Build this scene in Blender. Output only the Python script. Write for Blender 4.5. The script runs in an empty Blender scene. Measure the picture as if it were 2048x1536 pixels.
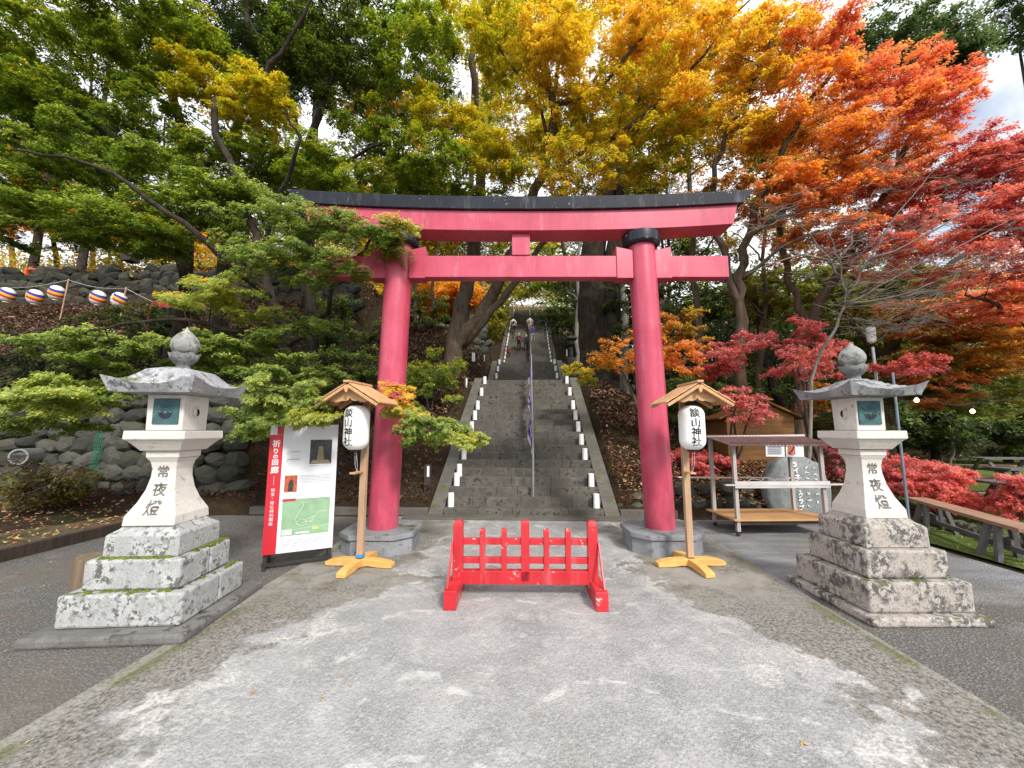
import bpy, bmesh, math, random
import numpy as np
from mathutils import Vector, Matrix, noise as mn
random.seed(7); RNG = np.random.default_rng(7)
R_ = math.radians
SC = bpy.context.scene
COL = SC.collection
# ------------------------------------------------------------------ camera
F = 780.0; YAW = R_(2.6); PIT = R_(6.8); EYE = 1.55
fw = Vector((-math.sin(YAW)*math.cos(PIT), math.cos(YAW)*math.cos(PIT), math.sin(PIT)))
rt = Vector((math.cos(YAW), math.sin(YAW), 0)); up = rt.cross(fw)
C0 = Vector((0, 0, EYE))
def at(x, y, Y):                      # measured direction (photo) + distance -> world point
    d = fw + rt*((x-1024)/F) - up*((y-768)/F)
    return C0 + d*(Y/d.y)
cam = bpy.data.cameras.new('camera'); cam.sensor_width = 36; cam.lens = F/2048*36
cam.clip_start = .05; cam.clip_end = 600
co = bpy.data.objects.new('camera', cam); COL.objects.link(co)
co.location = C0
co.rotation_euler = fw.to_track_quat('-Z', 'Y').to_euler()
SC.camera = co
# ------------------------------------------------------------------ light
SUN_EL, SUN_AZ = R_(40), R_(152)      # azimuth clockwise from +Y: behind the camera, to the right
w = bpy.data.worlds.new('World'); SC.world = w; w.use_nodes = True
nt = w.node_tree; nt.nodes.clear()
sky = nt.nodes.new('ShaderNodeTexSky'); sky.sky_type = 'NISHITA'; sky.sun_disc = False
sky.sun_elevation = SUN_EL; sky.sun_rotation = SUN_AZ; sky.altitude = 200; sky.dust_density = 2.5; sky.air_density = 1.2
tc = nt.nodes.new('ShaderNodeTexCoord'); nz = nt.nodes.new('ShaderNodeTexNoise')
nz.inputs['Scale'].default_value = 2.2; nz.inputs['Detail'].default_value = 6
rp = nt.nodes.new('ShaderNodeValToRGB'); rp.color_ramp.elements[0].position = .30; rp.color_ramp.elements[1].position = .46
mx = nt.nodes.new('ShaderNodeMix'); mx.data_type = 'RGBA'
mx.inputs[7].default_value = (9.4, 9.6, 10.0, 1)        # bright thin cloud
bg = nt.nodes.new('ShaderNodeBackground'); bg.inputs[1].default_value = .135
wo = nt.nodes.new('ShaderNodeOutputWorld')
L = nt.links.new
L(tc.outputs['Generated'], nz.inputs['Vector']); L(nz.outputs[0], rp.inputs[0]); L(rp.outputs[0], mx.inputs[0])
L(sky.outputs[0], mx.inputs[6]); L(mx.outputs[2], bg.inputs[0]); L(bg.outputs[0], wo.inputs[0])
sl = bpy.data.lights.new('sun', 'SUN'); sl.energy = 3.2; sl.angle = R_(10); sl.color = (1, .95, .88)
so = bpy.data.objects.new('sun', sl); COL.objects.link(so)
sd = Vector((math.sin(SUN_AZ)*math.cos(SUN_EL), math.cos(SUN_AZ)*math.cos(SUN_EL), math.sin(SUN_EL)))
so.rotation_euler = sd.to_track_quat('Z', 'Y').to_euler(); so.location = (6, -8, 20)
SC.view_settings.view_transform = 'Standard'; SC.view_settings.look = 'None'
SC.view_settings.exposure = 0.38; SC.view_settings.gamma = 1
SC.cycles.max_bounces = 6; SC.cycles.diffuse_bounces = 4; SC.cycles.transmission_bounces = 4
SC.cycles.sample_clamp_indirect = 4

# ------------------------------------------------------------------ materials
class NT:
    def __init__(s, name):
        s.m = bpy.data.materials.new(name); s.m.use_nodes = True; s.t = s.m.node_tree; s.t.nodes.clear()
        s.out = s.n('ShaderNodeOutputMaterial'); s.co = s.n('ShaderNodeTexCoord')
    def n(s, k, **kw):
        a = s.t.nodes.new(k)
        for q, v in kw.items(): setattr(a, q, v)
        return a
    def l(s, a, b): s.t.links.new(a, b)
    def noise(s, scale, detail=5, rough=.6, src='Object', stretch=None, dist=0):
        n = s.n('ShaderNodeTexNoise'); n.inputs['Scale'].default_value = scale; n.inputs['Detail'].default_value = detail
        n.inputs['Roughness'].default_value = rough; n.inputs['Distortion'].default_value = dist
        v = s.co.outputs[src]
        if stretch:
            mp = s.n('ShaderNodeMapping'); mp.inputs['Scale'].default_value = stretch; s.l(v, mp.inputs[0]); v = mp.outputs[0]
        s.l(v, n.inputs['Vector']); return n.outputs[0]
    def ramp(s, v, lo, hi, a=0., b=1.):
        r = s.n('ShaderNodeMapRange'); r.inputs[1].default_value = lo; r.inputs[2].default_value = hi
        r.inputs[3].default_value = a; r.inputs[4].default_value = b; s.l(v, r.inputs[0]); return r.outputs[0]
    def math(s, op, a, b=None, c=None):
        m = s.n('ShaderNodeMath', operation=op)
        for i, v in enumerate((a, b, c)):
            if v is None: continue
            if isinstance(v, (int, float)): m.inputs[i].default_value = v
            else: s.l(v, m.inputs[i])
        return m.outputs[0]
    def mix(s, f, a, b, mode='MIX'):
        m = s.n('ShaderNodeMix', data_type='RGBA', blend_type=mode)
        for i, v in ((0, f), (6, a), (7, b)):
            if isinstance(v, (int, float)): m.inputs[i].default_value = v
            elif isinstance(v, tuple): m.inputs[i].default_value = (*v, 1) if len(v) == 3 else v
            else: s.l(v, m.inputs[i])
        return m.outputs[2]
    def bump(s, h, st=.3, d=.01):
        b = s.n('ShaderNodeBump'); b.inputs['Strength'].default_value = st; b.inputs['Distance'].default_value = d
        s.l(h, b.inputs['Height']); return b.outputs[0]
    def pri(s, c, rough=.8, nrm=None, metal=0, spec=.4, **kw):
        p = s.n('ShaderNodeBsdfPrincipled')
        for k, v in (('Base Color', c), ('Roughness', rough)):
            if isinstance(v, (int, float)): p.inputs[k].default_value = v
            elif isinstance(v, tuple): p.inputs[k].default_value = (*v, 1)
            else: s.l(v, p.inputs[k])
        p.inputs['Metallic'].default_value = metal; p.inputs['Specular IOR Level'].default_value = spec
        for k, v in kw.items(): p.inputs[k.replace('_', ' ')].default_value = v
        if nrm is not None: s.l(nrm, p.inputs['Normal'])
        s.l(p.outputs[0], s.out.inputs[0]); return s.m
def simple(name, c, rough=.6, var=.25, sc=6, bump=.1, metal=0, spec=.4):
    t = NT(name); n = t.noise(sc); n2 = t.noise(sc*9, 4)
    col = t.mix(t.ramp(n, .3, .7), tuple(v*(1-var) for v in c), tuple(min(1, v*(1+var)) for v in c))
    return t.pri(col, rough, t.bump(n2, bump, .005), metal, spec)
def stone(name, base, dark, light, moss=0., spots=.5, sc=1.):
    t = NT(name)
    a = t.noise(3*sc, 6, .65); b = t.noise(11*sc, 8, .7); c = t.noise(45*sc, 4, .7); g = t.noise(160, 2, .5)
    col = t.mix(t.ramp(a, .35, .65), base, light)
    col = t.mix(t.math('MULTIPLY', t.ramp(g, .35, .65), .30), col, (base[0]*.5, base[1]*.5, base[2]*.5))
    mk = t.math('MULTIPLY', t.ramp(b, .60-.1*spots, .66-.1*spots), t.ramp(a, .42, .56))
    mk2 = t.ramp(c, .63-.05*spots, .68)
    col = t.mix(t.math('MULTIPLY', mk, .85), col, dark)
    col = t.mix(t.math('MULTIPLY', mk2, .7*spots), col, dark)
    if moss:
        ge = t.n('ShaderNodeNewGeometry'); sx = t.n('ShaderNodeSeparateXYZ'); t.l(ge.outputs['Normal'], sx.inputs[0])
        mm = t.math('MULTIPLY', t.ramp(sx.outputs[2], .2, .8), t.ramp(t.noise(5, 6), .60-.2*moss, .68-.2*moss))
        col = t.mix(mm, col, (.075, .10, .012))
    if name == 'rubble':
        oi_ = t.n('ShaderNodeObjectInfo'); col = t.mix(1.0, col, t.mix(oi_.outputs['Random'], (.35, .34, .32), (1.15, 1.08, 1.0)), 'MULTIPLY')
    h = t.math('ADD', t.math('MULTIPLY', b, .6), t.math('MULTIPLY', c, .5))
    return t.pri(col, .88, t.bump(h, .55, .012), spec=.25)
M = {}
M['granite'] = stone('granite', (.34, .345, .345), (.06, .058, .052), (.52, .525, .515), .06, 1.1, 1.9)
M['granite_clean'] = stone('granite_clean', (.56, .53, .48), (.22, .2, .17), (.68, .65, .6), .0, .06)
M['granite_roof'] = stone('granite_roof', (.30, .30, .32), (.05, .05, .05), (.48, .48, .50), .25, 1.1, 1.5)
M['granite_pink'] = stone('granite_pink', (.40, .35, .31), (.055, .046, .042), (.46, .44, .41), .1, 1.5, 1.7)
M['granite_roof_b'] = stone('granite_roof_b', (.20, .205, .215), (.05, .05, .05), (.36, .365, .375), .1, .9)
M['jewel_stone'] = stone('jewel_stone', (.25, .25, .24), (.06, .062, .045), (.45, .45, .44), .15, 1.2, 1.6)
M['lotus_stone'] = stone('lotus_stone', (.12, .125, .125), (.035, .035, .03), (.30, .30, .30), .1, 1.0, 1.6)
M['plinth'] = stone('plinth', (.17, .18, .19), (.08, .08, .085), (.30, .31, .33), .1, .25)
M['step'] = stone('step', (.090, .081, .069), (.034, .030, .025), (.155, .142, .122), .12, .8)
M['ramp'] = stone('ramp', (.10, .092, .082), (.05, .045, .04), (.15, .138, .12), .15, .3)
M['rubble'] = stone('rubble', (.065, .067, .062), (.02, .022, .018), (.13, .135, .125), .45, .8, 2)
M['slab'] = stone('slab', (.12, .115, .11), (.055, .05, .045), (.20, .195, .185), .0, .8)
M['rubble_shaded'] = stone('rubble', (.034, .033, .029), (.012, .012, .010), (.075, .075, .068), .7, .9, 2)  # darker rubble copy: shade of the upper wall put into its colour
M['monument'] = stone('monument', (.17, .19, .19), (.06, .07, .07), (.27, .29, .29), .1, .4)

def paint(name, c, faded, rough=.35, chips=0, spec=.5):
    t = NT(name); a = t.noise(1.6, 6, .65); b = t.noise(14, 8, .75); c2 = t.noise(4, 3)
    col = t.mix(t.ramp(a, .35, .7), c, faded)
    col = t.mix(t.math('MULTIPLY', t.ramp(t.noise(9, 7, .65, stretch=(1, 1, .12)), .48, .75), .45), col, tuple(v*.5 for v in c))
    col = t.mix(t.math('MULTIPLY', t.ramp(t.noise(7, 8, .7, stretch=(1, 1, .2)), .56, .74), .5), col, tuple(min(1, v*.8+.16) for v in faded))
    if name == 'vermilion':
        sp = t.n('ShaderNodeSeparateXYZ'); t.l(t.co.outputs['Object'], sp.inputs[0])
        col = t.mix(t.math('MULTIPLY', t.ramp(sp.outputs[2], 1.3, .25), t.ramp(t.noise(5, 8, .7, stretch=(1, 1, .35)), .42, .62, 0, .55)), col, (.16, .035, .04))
    if chips:
        col = t.mix(t.math('MULTIPLY', t.ramp(b, .70-.06*chips, .71-.06*chips), t.ramp(c2, .50, .56)), col, (.55, .50, .46))
    return t.pri(col, rough, t.bump(b, .12, .004), spec=spec)
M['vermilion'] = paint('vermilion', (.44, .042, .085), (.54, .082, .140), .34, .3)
M['barrier'] = paint('barrier', (.46, .014, .022), (.52, .035, .045), .36, 1.6)
M['black_paint'] = paint('black_paint', (.010, .011, .017), (.022, .026, .040), .42, 1.1, .25)
def wood(name, a, b, sc=1, rough=.7, st=(1, 1, .08)):
    t = NT(name); n = t.noise(28*sc, 6, .65, stretch=st, dist=.4); k = t.noise(3, 3)
    col = t.mix(t.ramp(n, .32, .68), a, b); col = t.mix(t.math('MULTIPLY', t.ramp(k, .45, .7), .35), col, tuple(v*.6 for v in a))
    return t.pri(col, rough, t.bump(n, .25, .004), spec=.25)
M['new_wood'] = wood('new_wood', (.46, .25, .12), (.62, .38, .20))
M['new_wood_x'] = wood('new_wood_x', (.46, .25, .12), (.64, .40, .21), 1, .7, (.08, 1, 1))
M['base_wood'] = wood('base_wood', (.60, .33, .09), (.72, .44, .15), 1, .6, (.3, .3, 1))
M['post_wood'] = wood('post_wood', (.36, .22, .13), (.50, .34, .22))
M['grey_wood'] = wood('grey_wood', (.30, .26, .24), (.48, .43, .41))
M['grey_wood_x'] = wood('grey_wood_x', (.42, .39, .38), (.60, .57, .56), 1, .75, (.06, 1, 1))
M['ply'] = wood('ply', (.42, .23, .10), (.52, .31, .15), .6, .6, (.1, 1, 1))
M['hut_wood'] = wood('hut_wood', (.15, .07, .02), (.26, .13, .045), .7, .6, (.08, .08, 1))
M['dark_wood'] = wood('dark_wood', (.035, .025, .02), (.075, .055, .045))
M['bench_top'] = wood('bench_top', (.25, .14, .09), (.37, .23, .16), .8, .6, (1, .07, 1))
M['bench_leg'] = wood('bench_leg', (.09, .085, .085), (.16, .15, .15))
M['bark_log'] = wood('bark_log', (.11, .075, .045), (.20, .15, .10), 1, .9)
M['rust_roof'] = simple('rust_roof', (.13, .075, .075), .5, .35, 8)
M['paper'] = simple('paper', (.80, .80, .79), .8, .03, 5, .03)
M['cloth_purple'] = simple('cloth_purple', (.075, .03, .28), .8, .3, 5)
M['cloth_white'] = simple('cloth_white', (.62, .58, .70), .8, .1, 5)
M['steel'] = simple('steel', (.45, .45, .45), .35, .15, 8, .05, .8)
M['blue_pipe'] = simple('blue_pipe', (.17, .21, .26), .4, .2, 8, .05, .3)
M['dark_metal'] = simple('dark_metal', (.03, .028, .028), .5, .3)
M['ink'] = simple('ink', (.016, .016, .018), .7, .05)
M['ink_grey'] = simple('ink_grey', (.16, .16, .17), .7, .05)
M['engrave'] = simple('engrave', (.13, .125, .115), .9, .5, 30)
M['white_ink'] = simple('white_ink', (.75, .75, .75), .7, .05)
M['bronze'] = stone('bronze', (.045, .10, .115), (.015, .025, .03), (.09, .19, .20), 0, .5, 3)
M['moss'] = simple('moss', (.10, .13, .015), .95, .5, 25, .8)
M['sign_white'] = simple('sign_white', (.70, .71, .75), .35, .02, 3, .0)
M['sign_red'] = simple('sign_red', (.50, .02, .035), .35, .08, 3, .0)
M['map_green'] = simple('map_green', (.25, .40, .25), .4, .15, 9, .0)
M['map_pale'] = simple('map_pale', (.62, .70, .62), .4, .1, 9, .0)
M['map_yellow'] = simple('map_yellow', (.45, .58, .12), .4, .1, 9, .0)
M['photo_dark'] = simple('photo_dark', (.035, .035, .035), .4, .6, 25, .0)
M['photo_tan'] = simple('photo_tan', (.30, .25, .13), .4, .3, 60, .0)
M['photo_red'] = simple('photo_red', (.42, .09, .04), .4, .4, 40, .0)
M['tape_blue'] = simple('tape_blue', (.05, .25, .55), .6, .05)
M['cloth_red'] = simple('cloth_red', (.38, .015, .03), .8, .2)
M['rail_red'] = simple('rail_red', (.55, .07, .03), .6, .2)
M['skin'] = simple('skin', (.50, .30, .21), .6, .05)
for k, c in (('black', (.012, .012, .014)), ('coat_white', (.48, .46, .43)), ('navy', (.02, .03, .11)), ('coat_red', (.40, .03, .03)),
             ('jeans', (.05, .07, .12)), ('hair_grey', (.30, .28, .26)), ('hair_dark', (.015, .012, .01)), ('beige', (.34, .26, .19))):
    M[k] = simple('cloth_'+k, c, .85, .15)
def bark(name, a, b, sc=1):
    t = NT(name); n = t.noise(9*sc, 8, .7, stretch=(1, 1, .18), dist=.5); k = t.noise(2.5, 5)
    col = t.mix(t.ramp(n, .35, .65), a, b); col = t.mix(t.math('MULTIPLY', t.ramp(k, .52, .62), .3 if a[0] < .03 else .5), col, (.10, .105, .08))
    return t.pri(col, .95, t.bump(n, .9, .03), spec=.15)
M['bark_dark'] = bark('bark_dark', (.018, .013, .010), (.055, .042, .034))
M['bark_brown'] = bark('bark_brown', (.045, .03, .02), (.12, .085, .06))
M['bark_pale'] = bark('bark_pale', (.13, .11, .09), (.30, .27, .24))
def leafmat(name, tr=.55):
    t = NT(name); at_ = t.n('ShaderNodeAttribute', attribute_name='leaf'); c = at_.outputs['Color']
    d = t.n('ShaderNodeBsdfDiffuse'); T = t.n('ShaderNodeBsdfTranslucent'); g = t.n('ShaderNodeBsdfGlossy'); g.inputs['Roughness'].default_value = .5
    t.l(c, d.inputs[0]); t.l(t.mix(1.0, c, (1.3, 1.32, .7), 'MULTIPLY'), T.inputs[0])
    m = t.n('ShaderNodeMixShader'); m.inputs[0].default_value = tr; t.l(d.outputs[0], m.inputs[1]); t.l(T.outputs[0], m.inputs[2])
    m2 = t.n('ShaderNodeMixShader'); m2.inputs[0].default_value = .04; t.l(m.outputs[0], m2.inputs[1]); t.l(g.outputs[0], m2.inputs[2])
    t.l(m2.outputs[0], t.out.inputs[0]); return t.m
M['leaf'] = leafmat('leaf'); M['litter'] = leafmat('litter', .05)
# ground materials -------------------------------------------------
def mat_concrete():
    t = NT('worn_concrete'); sp = t.n('ShaderNodeSeparateXYZ'); t.l(t.co.outputs['Object'], sp.inputs[0]); X, Y = sp.outputs[0], sp.outputs[1]
    a = t.noise(.9, 4, .6, dist=.4); b = t.noise(4.5, 9, .72); c = t.noise(38, 5, .65); f = t.noise(150, 3, .6); st = t.noise(1.7, 8, .62, dist=1.2); bl = t.noise(2.6, 5, .55)
    v = t.n('ShaderNodeTexVoronoi'); v.inputs['Scale'].default_value = 48; t.l(t.co.outputs['Object'], v.inputs['Vector'])
    peb = t.ramp(v.outputs['Distance'], .25, .55, 1, 0)
    edge = t.math('ABSOLUTE', X)
    e2 = t.math('ADD', edge, t.math('MULTIPLY', t.math('SUBTRACT', a, .5), 2.2))
    e2 = t.math('ADD', e2, t.math('MULTIPLY', t.math('SUBTRACT', b, .5), 1.5))
    e2 = t.math('ADD', e2, t.math('MULTIPLY', t.math('SUBTRACT', c, .5), .22))
    yk = t.ramp(Y, 3.5, 4.2)
    e2 = t.math('ADD', e2, t.math('MULTIPLY', yk, .75))
    inner = t.ramp(e2, 1.93, 2.06, 1, 0)
    rim = t.math('MULTIPLY', t.math('MULTIPLY', t.ramp(e2, 1.55, 1.95), inner), t.ramp(bl, .42, .60))
    grey = t.mix(t.ramp(st, .34, .66), (.185, .185, .185), (.33, .325, .322))
    grey = t.mix(t.math('MULTIPLY', t.ramp(t.noise(.7, 5, .6), .5, .62), .5), grey, (.20, .195, .18))
    grey = t.mix(t.math('MULTIPLY', t.ramp(b, .52, .68), .8), grey, (.42, .41, .395))
    grey = t.mix(t.math('MULTIPLY', t.ramp(b, .42, .30), .6), grey, (.15, .15, .148))
    grey = t.mix(t.math('MULTIPLY', t.ramp(c, .50, .64), .45), grey, (.47, .465, .46))
    grey = t.mix(t.math('MULTIPLY', t.ramp(t.noise(75, 4, .7), .50, .60), .50), grey, (.12, .12, .118))
    grey = t.mix(t.math('MULTIPLY', t.ramp(f, .50, .60), .45), grey, (.52, .52, .52))
    # pale swept scratches
    wv = t.n('ShaderNodeTexWave', wave_type='RINGS', rings_direction='Z'); wv.inputs['Scale'].default_value = .55; wv.inputs['Distortion'].default_value = 9; wv.inputs['Detail'].default_value = 4; wv.inputs['Detail Scale'].default_value = 1.4
    t.l(t.co.outputs['Object'], wv.inputs['Vector'])
    scr = t.math('MULTIPLY', t.math('MULTIPLY', t.ramp(wv.outputs[1], .965, .995), t.ramp(t.noise(3.3, 4), .5, .62)), .6)
    grey = t.mix(scr, grey, (.55, .545, .53))
    grey = t.mix(t.math('MULTIPLY', rim, t.ramp(c, .36, .60)), grey, (.53, .515, .48))
    agg = t.mix(t.ramp(c, .38, .60), (.080, .076, .069), (.245, .230, .208))
    agg = t.mix(t.math('MULTIPLY', peb, t.ramp(f, .50, .60)), agg, (.36, .33, .28))
    agg = t.mix(t.math('MULTIPLY', t.ramp(b, .52, .66), .55), agg, (.24, .22, .19))
    mossy = t.math('MULTIPLY', t.ramp(t.math('ADD', edge, t.math('MULTIPLY', b, .30)), 2.56, 2.72), t.ramp(bl, .46, .58))
    agg = t.mix(t.math('MULTIPLY', mossy, .75), agg, (.085, .095, .02))
    lip = t.math('MULTIPLY', t.ramp(edge, 2.555, 2.575), t.ramp(c, .3, .5)); agg = t.mix(t.math('MULTIPLY', lip, .6), agg, (.27, .26, .235))
    far = t.mix(t.ramp(st, .36, .56), agg, (.27, .255, .23)); far = t.mix(t.math('MULTIPLY', t.ramp(bl, .50, .62), .5), far, (.115, .105, .06))
    agg = t.mix(yk, agg, far)
    col = t.mix(inner, agg, grey)
    h = t.math('ADD', t.math('MULTIPLY', f, .5), t.math('ADD', t.math('MULTIPLY', c, .5), t.math('ADD', t.math('MULTIPLY', inner, 1.0), t.math('MULTIPLY', peb, .5))))
    return t.pri(col, .9, t.bump(h, .7, .006), spec=.25)
M['concrete'] = mat_concrete()
def mat_asphalt():
    t = NT('asphalt'); a = t.noise(.8, 6); c = t.noise(90, 3, .6); f = t.noise(230, 2)
    sp = t.n('ShaderNodeSeparateXYZ'); t.l(t.co.outputs['Object'], sp.inputs[0])
    v = t.n('ShaderNodeTexVoronoi'); v.inputs['Scale'].default_value = 44; t.l(t.co.outputs['Object'], v.inputs['Vector'])
    peb = t.ramp(v.outputs['Distance'], .2, .5, 1, 0)
    col = t.mix(t.ramp(c, .38, .62), (.065, .060, .055), (.17, .16, .15))
    col = t.mix(t.math('MULTIPLY', peb, t.ramp(f, .48, .58)), col, (.36, .35, .335))
    fresh = t.math('MULTIPLY', t.ramp(sp.outputs[0], 2.0, 2.6), t.ramp(t.math('ADD', sp.outputs[1], t.math('MULTIPLY', a, .8)), 4.3, 4.45))
    pv = t.mix(t.ramp(t.noise(1.6, 8, .65, stretch=(.5, 2, 1)), .42, .68), (.17, .175, .185), (.30, .30, .31))
    col = t.mix(fresh, col, pv)
    col = t.mix(t.math('MULTIPLY', t.ramp(a, .48, .62), .5), col, (.15, .13, .10))
    col = t.mix(t.math('MULTIPLY', t.ramp(t.noise(3, 7), .55, .68), .45), col, (.22, .21, .195))
    return t.pri(col, .9, t.bump(t.math('ADD', c, t.math('ADD', f, peb)), .8, .008), spec=.25)
M['asphalt'] = mat_asphalt()
def mat_soil(name, a, b, c, grn):
    t = NT(name); n = t.noise(1.2, 8, .7); m = t.noise(16, 6, .75); k = t.noise(45, 3, .6); v = t.n('ShaderNodeTexVoronoi'); v.inputs['Scale'].default_value = 14
    t.l(t.co.outputs['Object'], v.inputs['Vector'])
    col = t.mix(t.ramp(m, .35, .65), a, b); col = t.mix(t.math('MULTIPLY', t.ramp(k, .55, .65), .7), col, c)
    col = t.mix(t.math('MULTIPLY', t.ramp(n, .5, .62), grn), col, (.045, .055, .015))
    return t.pri(col, .95, t.bump(t.math('ADD', m, k), .9, .04), spec=.1)
M['soil'] = mat_soil('soil', (.022, .015, .010), (.060, .038, .025), (.11, .06, .038), .6)
M['dirt'] = mat_soil('dirt', (.10, .075, .045), (.19, .145, .09), (.28, .21, .12), .6)
M['lawn'] = mat_soil('lawn', (.06, .10, .02), (.14, .19, .05), (.22, .24, .09), .3)

# ------------------------------------------------------------------ mesh helpers
class MB:
    def __init__(s): s.v = []; s.f = []
    def add(s, vs, fs):
        o = len(s.v); s.v += [tuple(v) for v in vs]; s.f += [tuple(i+o for i in f) for f in fs]; return s
    def box(s, x0, x1, y0, y1, z0, z1):
        return s.add([(x0, y0, z0), (x1, y0, z0), (x1, y1, z0), (x0, y1, z0), (x0, y0, z1), (x1, y0, z1), (x1, y1, z1), (x0, y1, z1)],
                     [(0, 3, 2, 1), (4, 5, 6, 7), (0, 1, 5, 4), (1, 2, 6, 5), (2, 3, 7, 6), (3, 0, 4, 7)])
    def bar(s, a, b, wx, wy, ref=(0, 0, 1)):       # box between two points
        a = Vector(a); b = Vector(b); d = (b-a).normalized(); r = Vector(ref)
        if abs(d.dot(r)) > .95: r = Vector((0, 1, 0))
        sx = d.cross(r).normalized()*wx/2; sy = sx.cross(d).normalized()*wy/2
        vs = [a-sx-sy, a+sx-sy, a+sx+sy, a-sx+sy, b-sx-sy, b+sx-sy, b+sx+sy, b-sx+sy]
        return s.add(vs, [(0, 3, 2, 1), (4, 5, 6, 7), (0, 1, 5, 4), (1, 2, 6, 5), (2, 3, 7, 6), (3, 0, 4, 7)])
    def loft(s, secs, cap=True):                   # list of closed rings with same count
        n = len(secs[0]); o = len(s.v)
        for r in secs: s.v += [tuple(p) for p in r]
        for i in range(len(secs)-1):
            for j in range(n):
                k = (j+1) % n; s.f.append((o+i*n+j, o+i*n+k, o+(i+1)*n+k, o+(i+1)*n+j))
        if cap:
            s.f.append(tuple(o+j for j in reversed(range(n)))); s.f.append(tuple(o+(len(secs)-1)*n+j for j in range(n)))
        return s
    def lathe(s, prof, n=24, c=(0, 0), cap=True):  # prof: (z, r)
        return s.loft([[(c[0]+r*math.cos(2*math.pi*j/n), c[1]+r*math.sin(2*math.pi*j/n), z) for j in range(n)] for z, r in prof], cap)
    def sq(s, prof, c=(0, 0)):                     # prof: (z, halfx, halfy)
        return s.loft([[(c[0]-a, c[1]-b, z), (c[0]+a, c[1]-b, z), (c[0]+a, c[1]+b, z), (c[0]-a, c[1]+b, z)] for z, a, b in prof])
    def tube(s, pts, rs, n=6, cap=True):
        pts = [Vector(p) for p in pts]; secs = []; prev = None
        for i, p in enumerate(pts):
            d = (pts[min(i+1, len(pts)-1)]-pts[max(i-1, 0)])
            d = d.normalized() if d.length > 1e-9 else Vector((0, 0, 1))
            u = prev if prev is not None else Vector((1, .13, .07))
            u = (u-d*u.dot(d));
            if u.length < 1e-3: u = Vector((0, 1, .1)); u = u-d*u.dot(d)
            u.normalize(); v = d.cross(u); prev = u; r = rs[i] if isinstance(rs, (list, tuple)) else rs
            secs.append([p+u*(r*math.cos(2*math.pi*j/n))+v*(r*math.sin(2*math.pi*j/n)) for j in range(n)])
        return s.loft(secs, cap)
    def build(s, name, mat, parent=None, loc=(0, 0, 0), rz=0, bevel=0, smooth=False, auto=None, sub=0, **tags):
        me = bpy.data.meshes.new(name); me.from_pydata(s.v, [], s.f); me.update()
        me.materials.append(M[mat] if isinstance(mat, str) else mat)
        if smooth: me.polygons.foreach_set('use_smooth', [True]*len(me.polygons))
        if auto: me.set_sharp_from_angle(angle=R_(auto))
        o = bpy.data.objects.new(name, me); COL.objects.link(o); o.parent = parent; o.location = loc; o.rotation_euler = (0, 0, rz)
        if bevel:
            b = o.modifiers.new('b', 'BEVEL'); b.width = bevel; b.segments = 2; b.limit_method = 'ANGLE'
        if sub:
            b = o.modifiers.new('s', 'SUBSURF'); b.levels = b.render_levels = sub
        for k, v in tags.items(): o[k] = v
        return o
def thing(name, label, cat, loc=(0, 0, 0), rz=0, group=None):
    o = bpy.data.objects.new(name, None); COL.objects.link(o); o.location = loc; o.rotation_euler = (0, 0, rz)
    o['label'] = label; o['category'] = cat
    if group: o['group'] = group
    return o
def tag(o, label, cat, group=None):
    o['label'] = label; o['category'] = cat
    if group: o['group'] = group
    return o
def copy_tree(o, parent=None):
    c = o.copy(); COL.objects.link(c); c.parent = parent
    for ch in [x for x in o.children]: copy_tree(ch, c)
    return c
def nzv(p, s=1., seed=0): return mn.noise(Vector((p[0]*s+seed, p[1]*s+seed*1.7, p[2]*s-seed)))
def text_pts(body, size, offset=0.0):
    """flat text outline -> (verts, faces) centred, in a local x/z plane"""
    cu = bpy.data.curves.new('lettering', 'FONT'); cu.body = body; cu.size = size; cu.offset = offset
    cu.align_x = 'CENTER'; cu.align_y = 'CENTER'; cu.resolution_u = 3; cu.space_line = 1.0
    o = bpy.data.objects.new('lettering', cu); COL.objects.link(o)
    dg = bpy.context.evaluated_depsgraph_get(); dg.update()
    me = bpy.data.meshes.new_from_object(o.evaluated_get(dg))
    vs = [tuple(v.co) for v in me.vertices]; fs = [tuple(p.vertices) for p in me.polygons]
    bpy.data.objects.remove(o); bpy.data.curves.remove(cu); bpy.data.meshes.remove(me)
    if not vs: return [], []
    xs = [v[0] for v in vs]; ys = [v[1] for v in vs]; cx = (min(xs)+max(xs))/2; cy = (min(ys)+max(ys))/2
    return [(v[0]-cx, v[1]-cy) for v in vs], fs
def lettering(mb, body, size, cx, cz, fn, offset=0.0, rot=0):
    """add letters to mb; fn(x, z) -> y puts them on a surface"""
    vs, fs = text_pts(body, size, offset); c, s_ = math.cos(rot), math.sin(rot)
    q = [(cx+x*c-z*s_, cz+x*s_+z*c) for x, z in vs]
    return mb.add([(x, fn(x, z), z) for x, z in q], fs)

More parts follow.
